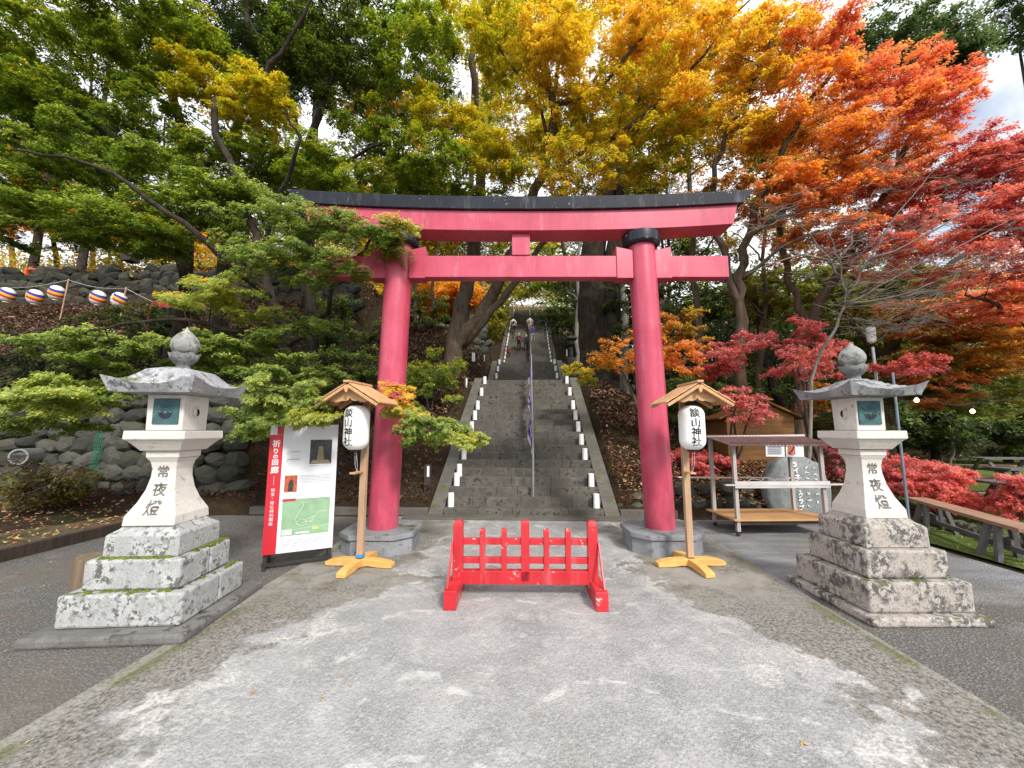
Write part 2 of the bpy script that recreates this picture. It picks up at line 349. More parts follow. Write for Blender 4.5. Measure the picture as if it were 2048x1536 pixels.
# ------------------------------------------------------------------ levels of the place
def smooth(a, b, x):
    t = np.clip((x-a)/(b-a), 0, 1); return t*t*(3-2*t)
FL = [(7.2, 0.0, 21, .274, .152), (16.0, 3.192, 11, .274, .152), (25.0, 4.864, 43, .258, .155), (38.0, 11.529, 27, .26, .155)]
SX = -.13
SPY = [-50, 7.2, 12.95, 16.0, 19.0, 25.0, 36.1, 38.0, 45.0, 200]; SPZ = [0, 0, 3.19, 3.19, 4.86, 4.86, 11.53, 11.53, 15.7, 19]
def sp(y): return np.interp(y, SPY, SPZ)
def HZ(x, y):
    x = np.asarray(x, float); y = np.asarray(y, float)
    s = sp(y)
    Lf = np.interp(y, [6.6, 7.4, 8.0, 8.4, 9.5, 15.6, 15.95, 24, 45, 200], [0, .10, .32, 2.25, 2.9, 6.9, 8.6, 9.0, 12, 28])
    Lm = np.interp(y, [7.2, 8.0, 10, 14, 18, 20, 26, 45, 200], [0, .3, 1.8, 3.9, 6.2, 7.0, 7.2, 11, 27])
    cx_ = np.interp(y, [8.5, 13], [6.1, 7.6]); lft = Lm+(Lf-Lm)*smooth(-.4, .4, -x-cx_)
    z = s+(lft-s)*smooth(1.95, 3.6, -x)
    Rm = np.interp(y, [7.4, 8.0, 12, 20, 45, 200], [0, .42, 1.5, 3.0, 12, 22])
    Rf = np.interp(y, [0, 24, 45, 200], [0, 0, 5, 16])
    rg = Rm+(Rf-Rm)*smooth(5.5, 8.5, x)
    z = np.where(x > 0, s+(rg-s)*smooth(1.7, 5.2, x), z)
    core = 1-smooth(1.45, 1.95, abs(x-SX))
    z = z-core*.45*smooth(7.0, 7.4, y)
    z = z+smooth(6.25, 6.6, -x)*(1-smooth(7.2, 7.9, y))*(.07+.03*np.clip(-x-6.3, 0, 6))*smooth(1.0, 2.0, y)
    return z
def hz(x, y): return float(HZ(x, y))
def build_terrain():
    xs = np.concatenate([np.arange(-160, -22, 6), np.arange(-22, 22, .4), np.arange(22, 161, 6)])
    ys = np.concatenate([np.arange(-60, 5, 3), np.arange(5, 32, .35), np.arange(32, 190, 4)])
    X, Y = np.meshgrid(xs, ys, indexing='ij'); Z = HZ(X, Y)
    rough = np.array([[nzv((x, y, 0), .9)*.5+nzv((x, y, 5), 3)*.25 for y in ys] for x in xs])
    amp = smooth(7.6, 9.5, Y)*.5+smooth(6.3, 7, -X)*.06*smooth(2, 3, Y); amp = amp*smooth(1.7, 2.6, abs(X-SX))*(1-.9*smooth(7, 9, X)*(1-smooth(20, 24, Y)))
    Z = Z+rough*amp-.02
    n, m = len(xs), len(ys)
    vs = np.stack([X, Y, Z], -1).reshape(-1, 3)
    me = bpy.data.meshes.new('ground')
    fs = [(i*m+j, (i+1)*m+j, (i+1)*m+j+1, i*m+j+1) for i in range(n-1) for j in range(m-1)]
    me.from_pydata(vs.tolist(), [], fs); me.materials.append(M['soil'])
    me.polygons.foreach_set('use_smooth', [True]*len(fs))
    o = bpy.data.objects.new('ground', me); COL.objects.link(o); o['kind'] = 'structure'
build_terrain()
MB().add([(-6.25, -9, .0), (5.35, -9, .0), (5.35, 7.35, .0), (-6.25, 7.35, .0)], [(0, 1, 2, 3)]).build('asphalt_yard', 'asphalt', kind='structure')
# concrete path, two sheets with an open joint between them
MB().box(-2.66, 2.60, -9, 3.93, -.05, .006).build('concrete_path', 'concrete', kind='structure')
MB().box(-2.66, 2.60, 3.945, 7.20, -.05, .010).build('concrete_path', 'concrete', kind='structure')
MB().add([(-16, 2.5, .085), (-6.36, 2.5, .085), (-6.36, 7.3, .085), (-16, 7.3, .16)], [(0, 1, 2, 3)]).build('dirt_verge', 'dirt', kind='structure')
MB().add([(5.5, -9, .012), (60, -9, .012), (60, 24, .03), (8.6, 22, .03), (6.6, 9, .02), (5.5, 7.4, .012)], [(0, 1, 2, 3, 4, 5)]).build('lawn', 'lawn', kind='structure')
o = MB().bar((-6.30, 1.0, .07), (-6.30, 7.3, .07), .09, .16).build('kerb', 'dark_wood', bevel=.01, kind='structure')

# ------------------------------------------------------------------ staircase
st = bpy.data.objects.new('stone_staircase', None); COL.objects.link(st); st['kind'] = 'structure'
X0, X1 = SX-1.44, SX+1.44
def stepblock(x0, x1, y, z, tr, ri, drop=.1):
    j = lambda a: random.uniform(-a, a)
    q = MB().box(x0+.002, x1-.002, y+j(.005), y+tr+.05, z-ri-drop, z+j(.003))
    return q.build('step_stone', 'step', st, bevel=.008)
for fi, (y0, z0, n, tr, ri) in enumerate(FL):
    hw = 1.44 if fi < 2 else 1.80
    for i in range(n):
        y = y0+i*tr; z = z0+(i+1)*ri
        if fi == 0:
            k = 4; cuts = [SX-hw]+[SX-hw+2*hw*(q+1)/k+random.uniform(-.28, .28) for q in range(k-1)]+[SX+hw]
            for a, b in zip(cuts[:-1], cuts[1:]): stepblock(a, b, y, z, tr, ri)
        else: stepblock(SX-hw, SX+hw, y, z, tr, ri)
    ye = y0+n*tr; ze = z0+n*ri; yn = FL[fi+1][0] if fi < 3 else 60
    MB().box(SX-2.1, SX+2.1, ye+.04, yn, ze-.4, ze-.004).build('landing', 'step', st)
    for s in (-1, 1):   # sloping stone borders, in lengths
        segs = 7 if fi == 0 else 4; a = SX+s*(hw+.006); b = SX+s*(hw+.27)
        for q in range(segs):
            t0, t1 = q/segs, (q+1)/segs-.002
            ya, yb = y0-.05+(ye-y0+.05)*t0, y0-.05+(ye-y0+.05)*t1
            za, zb = z0+.06+(ze-z0+.06)*t0, z0+.06+(ze-z0+.06)*t1
            x0_, x1_ = min(a, b), max(a, b)
            MB().add([(x0_, ya, za-.7), (x1_, ya, za-.7), (x1_, yb, zb-.7), (x0_, yb, zb-.7), (x0_, ya, za), (x1_, ya, za), (x1_, yb, zb), (x0_, yb, zb)],
                     [(0, 3, 2, 1), (4, 5, 6, 7), (0, 1, 5, 4), (1, 2, 6, 5), (2, 3, 7, 6), (3, 0, 4, 7)]).build('border_stone', 'ramp', st, bevel=.008)
MB().box(-2.25, 2.05, 6.93, 7.21, -.05, .045).build('sill_stone', 'ramp', st, bevel=.01)
for a, b in ((-5.2, -3.9), (-3.88, -2.9), (-2.88, -1.86), (1.6, 2.6)):
    MB().box(a, b, 7.22, 7.36, -.05, .14).build('sill_stone', 'ramp', st, bevel=.01)

# ------------------------------------------------------------------ torii gate
tc_ = at(1043, 1058, 5.40); TX = tc_.x
tor = thing('torii_gate', 'tall red torii gate with black top beam standing in front of the stairs', 'torii gate', (TX, 5.42, 0), YAW)
BX, TPX = 1.86, 1.757
for s in (-1, 1):
    prof = []
    for i in range(9):
        t = i/8; prof.append((.26+t*4.04, .198-.010*t, s*(BX+(TPX-BX)*t)))
    mb = MB().loft([[(x+r*math.cos(2*math.pi*j/40), r*math.sin(2*math.pi*j/40), z) for j in range(40)] for z, r, x in prof])
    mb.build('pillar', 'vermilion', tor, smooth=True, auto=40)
    x = s*TPX
    MB().lathe([(4.20, .20), (4.20, .235), (4.23, .262), (4.33, .268), (4.372, .262), (4.372, .2)], 40, (x, 0)).build('pillar_cap', 'black_paint', tor, smooth=True, auto=35)
    # eight-sided granite plinth with a slab on top
    def octo(hw, hd, c, z, cx=s*BX): return [(cx-hw+c, -hd, z), (cx+hw-c, -hd, z), (cx+hw, -hd+c, z), (cx+hw, hd-c, z), (cx+hw-c, hd, z), (cx-hw+c, hd, z), (cx-hw, hd-c, z), (cx-hw, -hd+c, z)]
    pl = MB().loft([octo(.455, .42, .19, 0), octo(.45, .415, .19, .20)]).build('plinth', 'plinth', tor, bevel=.006)
    MB().loft([octo(.475, .44, .195, .203), octo(.475, .44, .195, .262)]).build('plinth_slab', 'plinth', pl, bevel=.006)
    for q in (-1, 1):   # wedges
        xi = x+q*.16; xo = x+q*.39
        vs = [(xi, -.105, 3.70), (xo, -.105, 3.70), (xo, -.105, 4.165), (xi, -.105, 4.115)]
        vs2 = [(a, .105, c) for a, b, c in vs]
        MB().add(vs+vs2, [(0, 1, 2, 3), (7, 6, 5, 4), (0, 4, 5, 1), (1, 5, 6, 2), (2, 6, 7, 3), (3, 7, 4, 0)] if q > 0 else
                 [(3, 2, 1, 0), (4, 5, 6, 7), (1, 5, 4, 0), (2, 6, 5, 1), (3, 7, 6, 2), (0, 4, 7, 3)]).build('wedge', 'vermilion', tor, bevel=.004)
MB().box(-2.97, 2.97, -.085, .085, 3.72, 4.04).build('tie_beam', 'vermilion', tor, bevel=.008)
MB().box(-.13, .13, -.10, .10, 4.042, 4.37).build('centre_strut', 'vermilion', tor, bevel=.008)
def beam(L0, L1, d, zb, zt, rise, n=24):
    secs = []
    for i in range(n+1):
        t = -1+2*i/n; k = abs(t)**2.3*rise
        xb, xt = t*L0, t*L1
        secs.append([(xb, -d*.92, zb+k), (xb, d*.92, zb+k), (xt, d, zt+k*1.12), (xt, -d, zt+k*1.12)])
    return MB().loft(secs)
beam(3.03, 3.10, .19, 4.374, 4.66, .10).build('lintel', 'vermilion', tor, bevel=.006)
beam(3.16, 3.34, .255, 4.664, 4.845, .10).build('top_beam', 'black_paint', tor, bevel=.008)

# ------------------------------------------------------------------ stone lanterns
def lantern(loc, rz, mats, label, k, d, pan):
    t = thing('stone_lantern', label, 'stone lantern', loc, rz, 'pair of tall stone lanterns beside the gate')
    ma, mc, mr = mats
    MB().sq([(0, .575*k[0], .61*k[0]*d), (.07, .57*k[0], .605*k[0]*d)]).build('ground_slab', 'slab' if pan < 0 else ma, t, bevel=.02)
    def blocks(z0, z1, a):
        b = a*d
        sp_ = .12*b
        MB().box(-a, a, -b, sp_-.004, z0, z1).build('base_block', ma, t, bevel=.018)
        MB().box(-a+.004, a-.003, sp_+.004, b, z0, z1-.004).build('base_block', ma, t, bevel=.018)
    A = k[1]
    blocks(.072, .308, A); blocks(.311, .538, A*.80)
    if pan < 0: # moss cushions on the ledges
        m = MB()
        for i in range(150):
            u = random.random(); e = random.choice((0, 1)); z = random.choice((.538, .308, .538)); a0 = A*.80 if z > .5 else A
            a1 = a0*.80
            if e == 0: px, py = random.uniform(-a1, a0*.7), -random.uniform(a1*d+.0, a1*d+.03)
            else: px, py = random.uniform(a1, a1+.05), random.uniform(-.1, a0*d)
            r = random.uniform(.012, .03); m.lathe([(z-.01, r), (z+.006, r*.8), (z+.013, r*.35)], 6, (px, py))
        m.build('moss', 'moss', t, smooth=True, kind='stuff')
    a = A*.64
    MB().sq([(.541, a, a*d), (.70, a*.99, a*.99*d), (.715, a*.965, a*.965*d), (.745, a*.80, a*.80*d), (.772, a*.72, a*.72*d)]).build('base_block', ma, t, bevel=.008)
    # waisted shaft
    def wz(z):
        P = [(.772, .205), (.845, .200), (.95, .150), (1.05, .118), (1.15, .101), (1.22, .098), (1.28, .108), (1.315, .128), (1.33, .134)]
        return float(np.interp(z, [p[0] for p in P], [p[1] for p in P]))*k[2]
    zs = [.772, .845, .87, .90, .95, 1.0, 1.05, 1.10, 1.15, 1.19, 1.22, 1.25, 1.28, 1.30, 1.315]
    sh = MB().sq([(z, wz(z), wz(z)) for z in zs]).build('shaft', mc, t, bevel=.005)
    MB().sq([(1.318, .132*k[2], .132*k[2]), (1.375, .135*k[2], .135*k[2])]).build('shaft_collar', mc, t, bevel=.004)
    lt = MB()
    for ch, z, s_ in (('常', 1.20, .105), ('夜', 1.055, .115), ('燈', .91, .125)):
        lettering(lt, ch, s_, 0.0, z, lambda x, zz: -wz(zz)-.0035, .0015)
    lt.build('lettering', 'engrave', sh)
    # platform
    c = k[3]
    MB().sq([(1.378, c*.66, c*.66), (1.40, c*.72, c*.72), (1.44, c*.84, c*.84), (1.465, c*.93, c*.93), (1.478, c, c), (1.548, c*.99, c*.99)]).build('platform', mc, t, bevel=.006)
    # fire box
    f = k[4]
    fb = MB().sq([(1.551, f, f), (1.86, f*1.03, f*1.03)]).build('fire_box', mc, t, bevel=.006)
    px = .012*(-1 if pan > 0 else 1)
    zc = 1.71
    MB().box(px-.105, px+.105, -f*1.03-.010, -f*.9, zc-.105, zc+.115).build('bronze_panel', 'bronze', fb, bevel=.004)
    cr = MB(); yy = -f*1.03-.0125
    def arc(r0, r1, a0, a1, n=10, cx=0, cz=0):
        vs = []; fs = []
        for i in range(n+1):
            a_ = R_(a0+(a1-a0)*i/n); vs += [(px+cx+r0*math.cos(a_), yy, zc+cz+r0*math.sin(a_)), (px+cx+r1*math.cos(a_), yy, zc+cz+r1*math.sin(a_))]
        fs = [(2*i, 2*i+1, 2*i+3, 2*i+2) for i in range(n)]
        cr.add(vs, fs)
    for q in range(9):                                 # fan of petals in the lower half of the ring
        arc(.026, .055, 190+q*18, 204+q*18, 3)
    for q in range(7): arc(.0, .006, 0, 359, 8, .040*math.cos(R_(20+q*23)), .040*math.sin(R_(20+q*23)))
    arc(.018, .024, 0, 359, 24); arc(.058, .061, 0, 359, 30)
    cr.build('crest', 'ink', fb)
    # side window: recessed disc with a dark crescent
    sx = 1 if pan < 0 else -1; mb = MB(); xw = sx*(f*1.03+.002)
    def disc(r0, r1, cx, cz, x, m, n=20):
        o0 = len(m.v)
        for i in range(n): a_ = 2*math.pi*i/n; m.v += [(x, cx+r0*math.cos(a_), cz+r0*math.sin(a_)), (x+sx*.004, cx+r1*math.cos(a_), cz+r1*math.sin(a_))]
        m.f += [(o0+2*i, o0+2*i+1, o0+2*((i+1) % n)+1, o0+2*((i+1) % n)) for i in range(n)]
    disc(.040, .047, 0, zc, xw, mb); mb.build('window_rim', mc, fb)
    m2 = MB(); n = 12; vs = []
    for i in range(n+1):
        a_ = R_(-75+150*i/n); vs.append((xw+sx*.002, .034*math.cos(a_), zc+.034*math.sin(a_)))
        vs.append((xw+sx*.002, .034*math.cos(a_)*.25, zc+.034*math.sin(a_)))
    m2.add(vs, [(2*i, 2*i+1, 2*i+3, 2*i+2) for i in range(n)]); m2.build('window', 'ink', fb)
    # curved roof stone
    S = k[5]; zb = 1.862; zt = k[6]; n = 20; top = []; vs = []; fs = []
    for i in range(n+1):
        for j in range(n+1):
            u = -1+2*i/n; v = -1+2*j/n; r = max(abs(u), abs(v)); cnr = (abs(u)*abs(v))
            al = min(abs(u), abs(v))/max(r, 1e-6); prof = np.interp(r, [0, .2, .35, .50, .62, .74, .86, 1.0], [1, 1, .97, .88, .66, .42, .27, .30]) if pan < 0 else np.interp(r, [0, .18, .35, .50, .65, .80, .90, 1.0], [1, .98, .85, .68, .50, .36, .30, .31])
            z = zb+(zt-zb)*prof*.96+.070*(al**2.2)*max(0, (r-.55)/.45)**1.5+.012*nzv((u*2, v*2, k[0]*9), 1)
            e = 1+.05*(al*r)**4
            vs.append((u*S*e, v*S*e, z))
    top_n = len(vs)
    for i in range(n):
        for j in range(n): fs.append((i*(n+1)+j, (i+1)*(n+1)+j, (i+1)*(n+1)+j+1, i*(n+1)+j+1))
    for i in range(n+1):
        for j in range(n+1):
            u = -1+2*i/n; v = -1+2*j/n; r = max(abs(u), abs(v)); cnr = abs(u)*abs(v); e = 1+.05*cnr**4
            z = zb+.006*r if r > .6 else zb
            vs.append((u*S*.88*e, v*S*.88*e, z))
    for i in range(n):
        for j in range(n): a_ = top_n+i*(n+1)+j; fs.append((a_, a_+1, a_+n+2, a_+n+1))
    ring = [(i, 0) for i in range(n)]+[(n, j) for j in range(n)]+[(n-i, n) for i in range(n)]+[(0, n-j) for j in range(n)]
    for q in range(len(ring)):
        a_ = ring[q]; b_ = ring[(q+1) % len(ring)]; ia = a_[0]*(n+1)+a_[1]; ib = b_[0]*(n+1)+b_[1]
        fs.append((ia, top_n+ia, top_n+ib, ib))
    MB().add(vs, fs).build('roof', mr, t, smooth=True, auto=50)
    # lotus and jewel
    zt2 = zt-.02; H = k[7]-zt2; n = 32
    secs = []
    for z, r, wv in ((0, .060, 0), (.04, .056, 0), (.10, .052, 0), (.14, .075, .1), (.22, .098, .35), (.34, .112, 1), (.335, .085, .6), (.36, .07, 0)):
        secs.append([((r+.016*wv*abs(math.sin(3*a))-.008*wv)*math.cos(a), (r+.016*wv*abs(math.sin(3*a))-.008*wv)*math.sin(a), zt2+z*H+.02*wv*math.sin(3*a)**2) for a in [2*math.pi*j/n for j in range(n)]])
    MB().loft(secs).build('lotus', 'lotus_stone', t, smooth=True)
    MB().lathe([(zt2+H*q, r) for q, r in ((.36, .062), (.42, .092), (.52, .108), (.62, .108), (.72, .092), (.80, .068), (.86, .044), (.91, .024), (.96, .010), (1.0, .002))], 28).build('jewel', 'jewel_stone', t, smooth=True)
    return t
lantern((-3.16, 3.38, 0), R_(6.5), ('granite', 'granite_clean', 'granite_roof'), 'left stone lantern with mossy roof on pale blocks beside the information board',
        (1.0, .45, 1.0, .245, .148, .350, 2.12, 2.50), .86, -1)
lantern((3.17, 3.93, 0), R_(3.0), ('granite_pink', 'granite_clean', 'granite_roof_b'), 'right stone lantern with dark grey roof on brown stained blocks beside the benches',
        (.86, .435, .92, .232, .132, .338, 2.06, 2.42), .95, 1)
# ------------------------------------------------------------------ red barrier
bcx = (at(917, 1037, 3.85).x+at(1185, 1037, 3.85).x)/2
br = thing('wooden_barrier', 'low red painted wooden barrier with worn paint in front of the gate', 'barrier', (bcx, 3.86, 0), R_(1.5))
HB = .635
for s in (-1, 1):
    MB().sq([(.10, .048, .045), (.655, .045, .045), (.685, .040, .040), (.70, .025, .025)], (s*HB, 0)).build('post', 'barrier', br, bevel=.005)
    MB().box(s*(HB+.022)-.055, s*(HB+.022)+.055, -.30, .26, 0.006, .165).build('foot', 'barrier', br, bevel=.006)
    for q in (-1, 1):
        MB().bar((s*(HB+.055), q*.25, .16), (s*(HB+.052), q*.04, .50), .016, .034).build('brace', 'barrier', br, bevel=.003)
for i, x in enumerate((-.405, -.20, 0, .20, .405)):
    wd, hh = (.040, .70) if i == 2 else (.026, .625)
    MB().sq([(.24 if i != 2 else .15, wd, .032), (hh-.03, wd, .032), (hh-.008, wd*.9, .028), (hh, wd*.6, .018)], (x, -.004)).build('picket', 'barrier', br, bevel=.004)
for z0, z1, y in ((.475, .535, .018), (.305, .362, .018), (.125, .245, .036)):
    MB().box(-HB+.044, HB-.044, -y, y, z0, z1).build('rail', 'barrier', br, bevel=.004)

# ------------------------------------------------------------------ paper lantern stands
def stand(loc, rz, label, side, tape):
    t = thing('lantern_stand', label, 'lantern stand', loc, rz, 'pair of wooden lantern stands before the gate')
    for a in range(4):
        L_ = .40; w_ = .052; hh = .085
        secs = []
        for u, z in ((0.035, hh), (.12, hh), (.24, hh*.95), (.34, hh*.75), (L_, hh*.5)):
            secs.append([(u, -w_, .0 if u < .1 or u > .2 else .012), (u, w_, .0 if u < .1 or u > .2 else .012), (u, w_, z), (u, -w_, z)])
        o = MB().loft(secs).build('foot', 'base_wood', t, bevel=.006, loc=(0, 0, .008), rz=math.pi/2*a+R_(2))
    MB().box(-.036, .036, -.028, .028, .10, 1.92).build('post', 'post_wood', t, bevel=.003)
    if tape: MB().box(-.040, .040, -.032, .032, .10, .135).build('tape', 'tape_blue', t)
    # little gabled roof, ridge running front to back
    rc = -.20; zr = 2.06; hw = .37; dz = .22
    for s in (-1, 1):
        for q in range(4):
            t0, t1 = q/4, (q+1)/4+.02
            xa, xb = s*hw*t0*1.02, s*hw*t1*1.02; za = zr-dz*t0*1.0+.012; zb = zr-dz*t1*1.0
            y0, y1 = rc-.23, rc+.23
            n = 1
            vs = [(xa, y0, za+.0), (xa, y1, za+.0), (xb, y1, zb+.006), (xb, y0, zb+.006), (xa, y0, za+.014), (xa, y1, za+.014), (xb, y1, zb+.022), (xb, y0, zb+.022)]
            fs = [(0, 3, 2, 1), (4, 5, 6, 7), (0, 4, 7, 3), (1, 2, 6, 5), (3, 7, 6, 2), (0, 1, 5, 4)]
            MB().add(vs, fs).build('roof_board', 'new_wood_x', t, bevel=.002)
        for y in (rc-.215, rc+.215):
            MB().bar((s*.004, y, zr-.022), (s*hw*.99, y, zr-dz-.022), .030, .042, (0, 1, 0)).build('bargeboard', 'new_wood', t, bevel=.002)
    MB().box(-.035, .035, rc-.25, rc+.25, zr+.012, zr+.036).build('ridge_cap', 'new_wood', t, bevel=.003)
    # carved pendant and scalloped gable board
    MB().lathe([(-.006, .022), (.006, .022)], 14).build('pendant', 'new_wood', t, loc=(0, rc-.238, zr-.065)).rotation_euler = (R_(90), 0, 0)
    MB().box(-.012, .012, rc-.245, rc-.232, zr-.10, zr-.03).build('pendant', 'new_wood', t, bevel=.003)
    pts = [(-.25, -.155), (0, -.045), (.25, -.155), (.23, -.185), (.17, -.205), (.12, -.195), (.10, -.185), (.06, -.19), (.02, -.178), (0, -.15), (-.02, -.178), (-.06, -.19), (-.10, -.185), (-.12, -.195), (-.17, -.205), (-.23, -.185)]
    y = rc-.15; g_ = MB(); g_.add([(a, y-.008, zr+b) for a, b in pts]+[(a, y+.008, zr+b) for a, b in pts], [tuple(range(16)), tuple(reversed(range(16, 32)))]+[(i, i+16, (i+1) % 16+16, (i+1) % 16) for i in range(16)])
    g_.build('gable_board', 'new_wood_x', t)
    # paper lantern: ribbed barrel
    lz0, lz1 = 1.33, 1.825; ly = -.20; rr = .140
    def rad(z):
        u = (z-lz0)/(lz1-lz0); e = abs(2*u-1); return rr*(1-.48*max(0, (e-.55)/.45)**2.6)
    pr_ = []
    for i in range(61):
        z = lz0+(lz1-lz0)*i/60; pr_.append((z, rad(z)+(.0010 if i % 2 else -.0008)))
    lan = MB().lathe(pr_, 40, (0, ly)).build('paper_lantern', 'paper', t, smooth=True)
    MB().lathe([(lz0-.025, .055), (lz0+.002, .07)], 24, (0, ly)).build('rim', 'ink', lan)
    MB().lathe([(lz1-.002, .07), (lz1+.03, .055)], 24, (0, ly)).build('rim', 'ink', lan)
    lt = MB(); lx = -.012*side
    for ch, z in zip('談山神社', (1.745, 1.632, 1.530, 1.425)):
        lettering(lt, ch, .108, -.02, z, lambda x, zz: ly-math.sqrt(max(1e-5, (rad(zz)+.003)**2-x*x)), .0022)
    lt.build('lettering', 'ink', lan)
    # tie strings down to a small peg board
    for q in (-.006, .012): MB().tube([(q, ly, 1.31), (q*1.5, ly+.02, 1.16), (q*.5, ly+.05, 1.075)], .0016, 4).build('string', 'paper', t)
    MB().box(-.05, .012, ly-.02, -.028, 1.055, 1.075).build('peg_board', 'new_wood', t, bevel=.002)
    return t
stand((-1.955, 4.60, .006), R_(-7), 'wooden lantern stand before the left gate pillar with blue tape at its foot', -1, True)
stand((1.835, 4.78, .006), R_(5), 'wooden stand with paper lantern in front of the right gate pillar', 1, False)

# ------------------------------------------------------------------ information board
pL = at(521, 1142, 4.42); pL.z = 0; pR = at(663, 1122, 4.76); pR.z = 0
dv = (pR-pL); Wd = dv.length; ang = math.atan2(dv.y, dv.x)
sg = thing('information_board', 'white information board with red left strip and green map standing on a dark frame', 'sign board', tuple(pL), ang)
zb, zt = .165, 1.62
MB().box(.0, Wd, -.012, .012, zb, zt).build('panel', 'sign_white', sg, bevel=.002)
fr = MB(); fr.build  # frame parts
for x in (.03, Wd-.03):
    MB().box(x-.018, x+.018, .014, .044, .0, 1.58).build('frame_post', 'dark_metal', sg)
    MB().bar((x, .03, 1.56), (x, .46, .012), .03, .03).build('rear_leg', 'dark_metal', sg)
    MB().box(x-.018, x+.018, -.06, .47, .0, .03).build('foot', 'dark_metal', sg)
    MB().bar((x, .03, .30), (x, .38, .30), .02, .02).build('brace', 'dark_metal', sg)
MB().box(.0, Wd, .012, .045, .03, .065).build('crossbar', 'dark_metal', sg)
y = -.0145
def rect(x0, x1, z0, z1, mat, name='print', yy=y, p=sg): return MB().add([(x0, yy, z0), (x1, yy, z0), (x1, yy, z1), (x0, yy, z1)], [(0, 1, 2, 3)]).build(name, mat, p)
rs = rect(0, .135, zb, 1.50, 'sign_red', 'red_strip'); rect(.07, .135, 1.503, 1.60, 'sign_red', 'red_strip')
lt = MB()
for ch, z, s_ in (('祈', 1.40, .085), ('り', 1.315, .065), ('の', 1.25, .055), ('回', 1.185, .07), ('廊', 1.10, .085)): lettering(lt, ch, s_, .068, z, lambda a, b: y-.002, .0015)
lt.box(.066, .069, y-.002, y-.001, .93, 1.03)
for i, ch in enumerate('秘宝・秘仏特別開帳'): lettering(lt, ch, .043, .066, .875-i*.047, lambda a, b: y-.002)
lt.build('lettering', 'white_ink', sg)
rect(.42, .655, 1.155, 1.44, 'photo_dark', 'picture'); yp = y-.002
p_ = MB()
for i in range(13):
    wq = .040-.0013*i; z = 1.20+i*.0125
    if z < 1.36: p_.add([(.535-wq, yp, z), (.535+wq, yp, z), (.535+wq*.9, yp, z+.009), (.535-wq*.9, yp, z+.009)], [(0, 1, 2, 3)])
p_.add([(.43, yp, 1.16), (.65, yp, 1.16), (.62, yp, 1.20), (.45, yp, 1.195)], [(0, 1, 2, 3)]); p_.build('picture', 'photo_tan', sg)
rect(.175, .305, .84, 1.03, 'photo_red', 'picture')
MB().add([(.215, yp, .85), (.265, yp, .85), (.27, yp, .93), (.255, yp, .98), (.235, yp, .985), (.215, yp, .93)], [(0, 1, 2, 3, 4, 5)]).build('picture', 'photo_dark', sg)
rect(.17, .665, .35, .76, 'map_green', 'map'); 
MB().add([(.17, yp, .735), (.295, yp, .735), (.31, yp, .765), (.17, yp, .765)], [(0, 1, 2, 3)]).build('map', 'sign_red', sg)
p_ = MB()
def ln(pts, w_=.004):
    for a, b in zip(pts[:-1], pts[1:]): p_.bar((a[0], yp, a[1]), (b[0], yp, b[1]), w_, .001, (0, 1, 0))
ln([(.37, .72), (.39, .68), (.36, .64), (.33, .58), (.31, .53), (.33, .47), (.38, .45), (.43, .47), (.41, .52), (.36, .53), (.33, .50)]); ln([(.43, .52), (.50, .55), (.48, .49), (.42, .50), (.38, .48)]); ln([(.50, .54), (.56, .60), (.62, .60)], .003)
ln([(.37, .72), (.42, .71), (.45, .72)], .003); ln([(.29, .41), (.45, .43), (.66, .44)], .003); p_.build('map', 'map_pale', sg)
rect(.18, .28, .36, .42, 'map_pale', 'map', yp); rect(.49, .56, .40, .425, 'map_yellow', 'map', yp); rect(.32, .46, .365, .385, 'map_pale', 'map', yp)
p_ = MB()
random.seed(3)
def lines(x0, x1, z, n, dz, h):
    for i in range(n):
        x = x0
        while x < x1-(.06 if i == n-1 else 0)*2:
            w_ = h*random.uniform(.55, .9); p_.add([(x, yp, z-i*dz), (x+w_, yp, z-i*dz), (x+w_, yp, z-i*dz+h*random.uniform(.6, 1)), (x, yp, z-i*dz+h)], [(0, 1, 2, 3)]); x += h*1.25
lines(.185, .25, 1.42, 1, .03, .010); lines(.185, .25, 1.335, 1, .03, .010); lines(.185, .32, 1.30, 2, .026, .007); lines(.185, .27, 1.245, 1, .03, .008); lines(.185, .31, 1.21, 2, .024, .009)
lines(.325, .655, 1.02, 6, .017, .006); lines(.18, .60, .295, 4, .02, .006); lines(.42, .64, 1.13, 1, .017, .006)
lettering(p_, '談山神社境内図', .018, .225, .75, lambda a, b: yp-.002)
p_.build('small_print', 'ink_grey', sg)

# ------------------------------------------------------------------ log stump
s_ = MB().lathe([(0, .115), (.1, .112), (.40, .105), (.43, .098)], 20).build('log_post', 'bark_log', None, loc=(-3.99, 3.52, 0), smooth=True, auto=40)
s_.rotation_euler = (R_(3), R_(5), 0); tag(s_, 'short brown cut log post beside the left stone lantern base', 'log post')
random.seed(11)
# ------------------------------------------------------------------ wheeled rack on the right
ck = thing('display_rack', 'low wheeled wooden rack with rusty sheet roof and plywood deck', 'display rack', (3.05, 6.10, 0), R_(4))
W_, D_ = 1.42, .72
MB().box(-.06, W_+.06, -.04, D_+.05, .225, .25).build('deck', 'ply', ck, bevel=.003)
MB().box(-.04, W_+.04, .0, .035, .17, .224).build('deck_beam', 'dark_wood', ck)
MB().box(-.04, W_+.04, D_-.03, D_, .17, .224).build('deck_beam', 'dark_wood', ck)
for x in (.02, W_-.06):
    for y in (.02, D_-.06):
        MB().box(x-.026, x+.026, y-.026, y+.026, .07, 1.36+(.07 if y > .3 else 0)).build('post', 'grey_wood', ck, bevel=.003)
        MB().lathe([(-.014, .008), (-.014, .034), (.014, .034), (.014, .008)], 14).build('wheel', 'dark_metal', ck, loc=(x, y, .036)).rotation_euler = (R_(90), 0, R_(20))
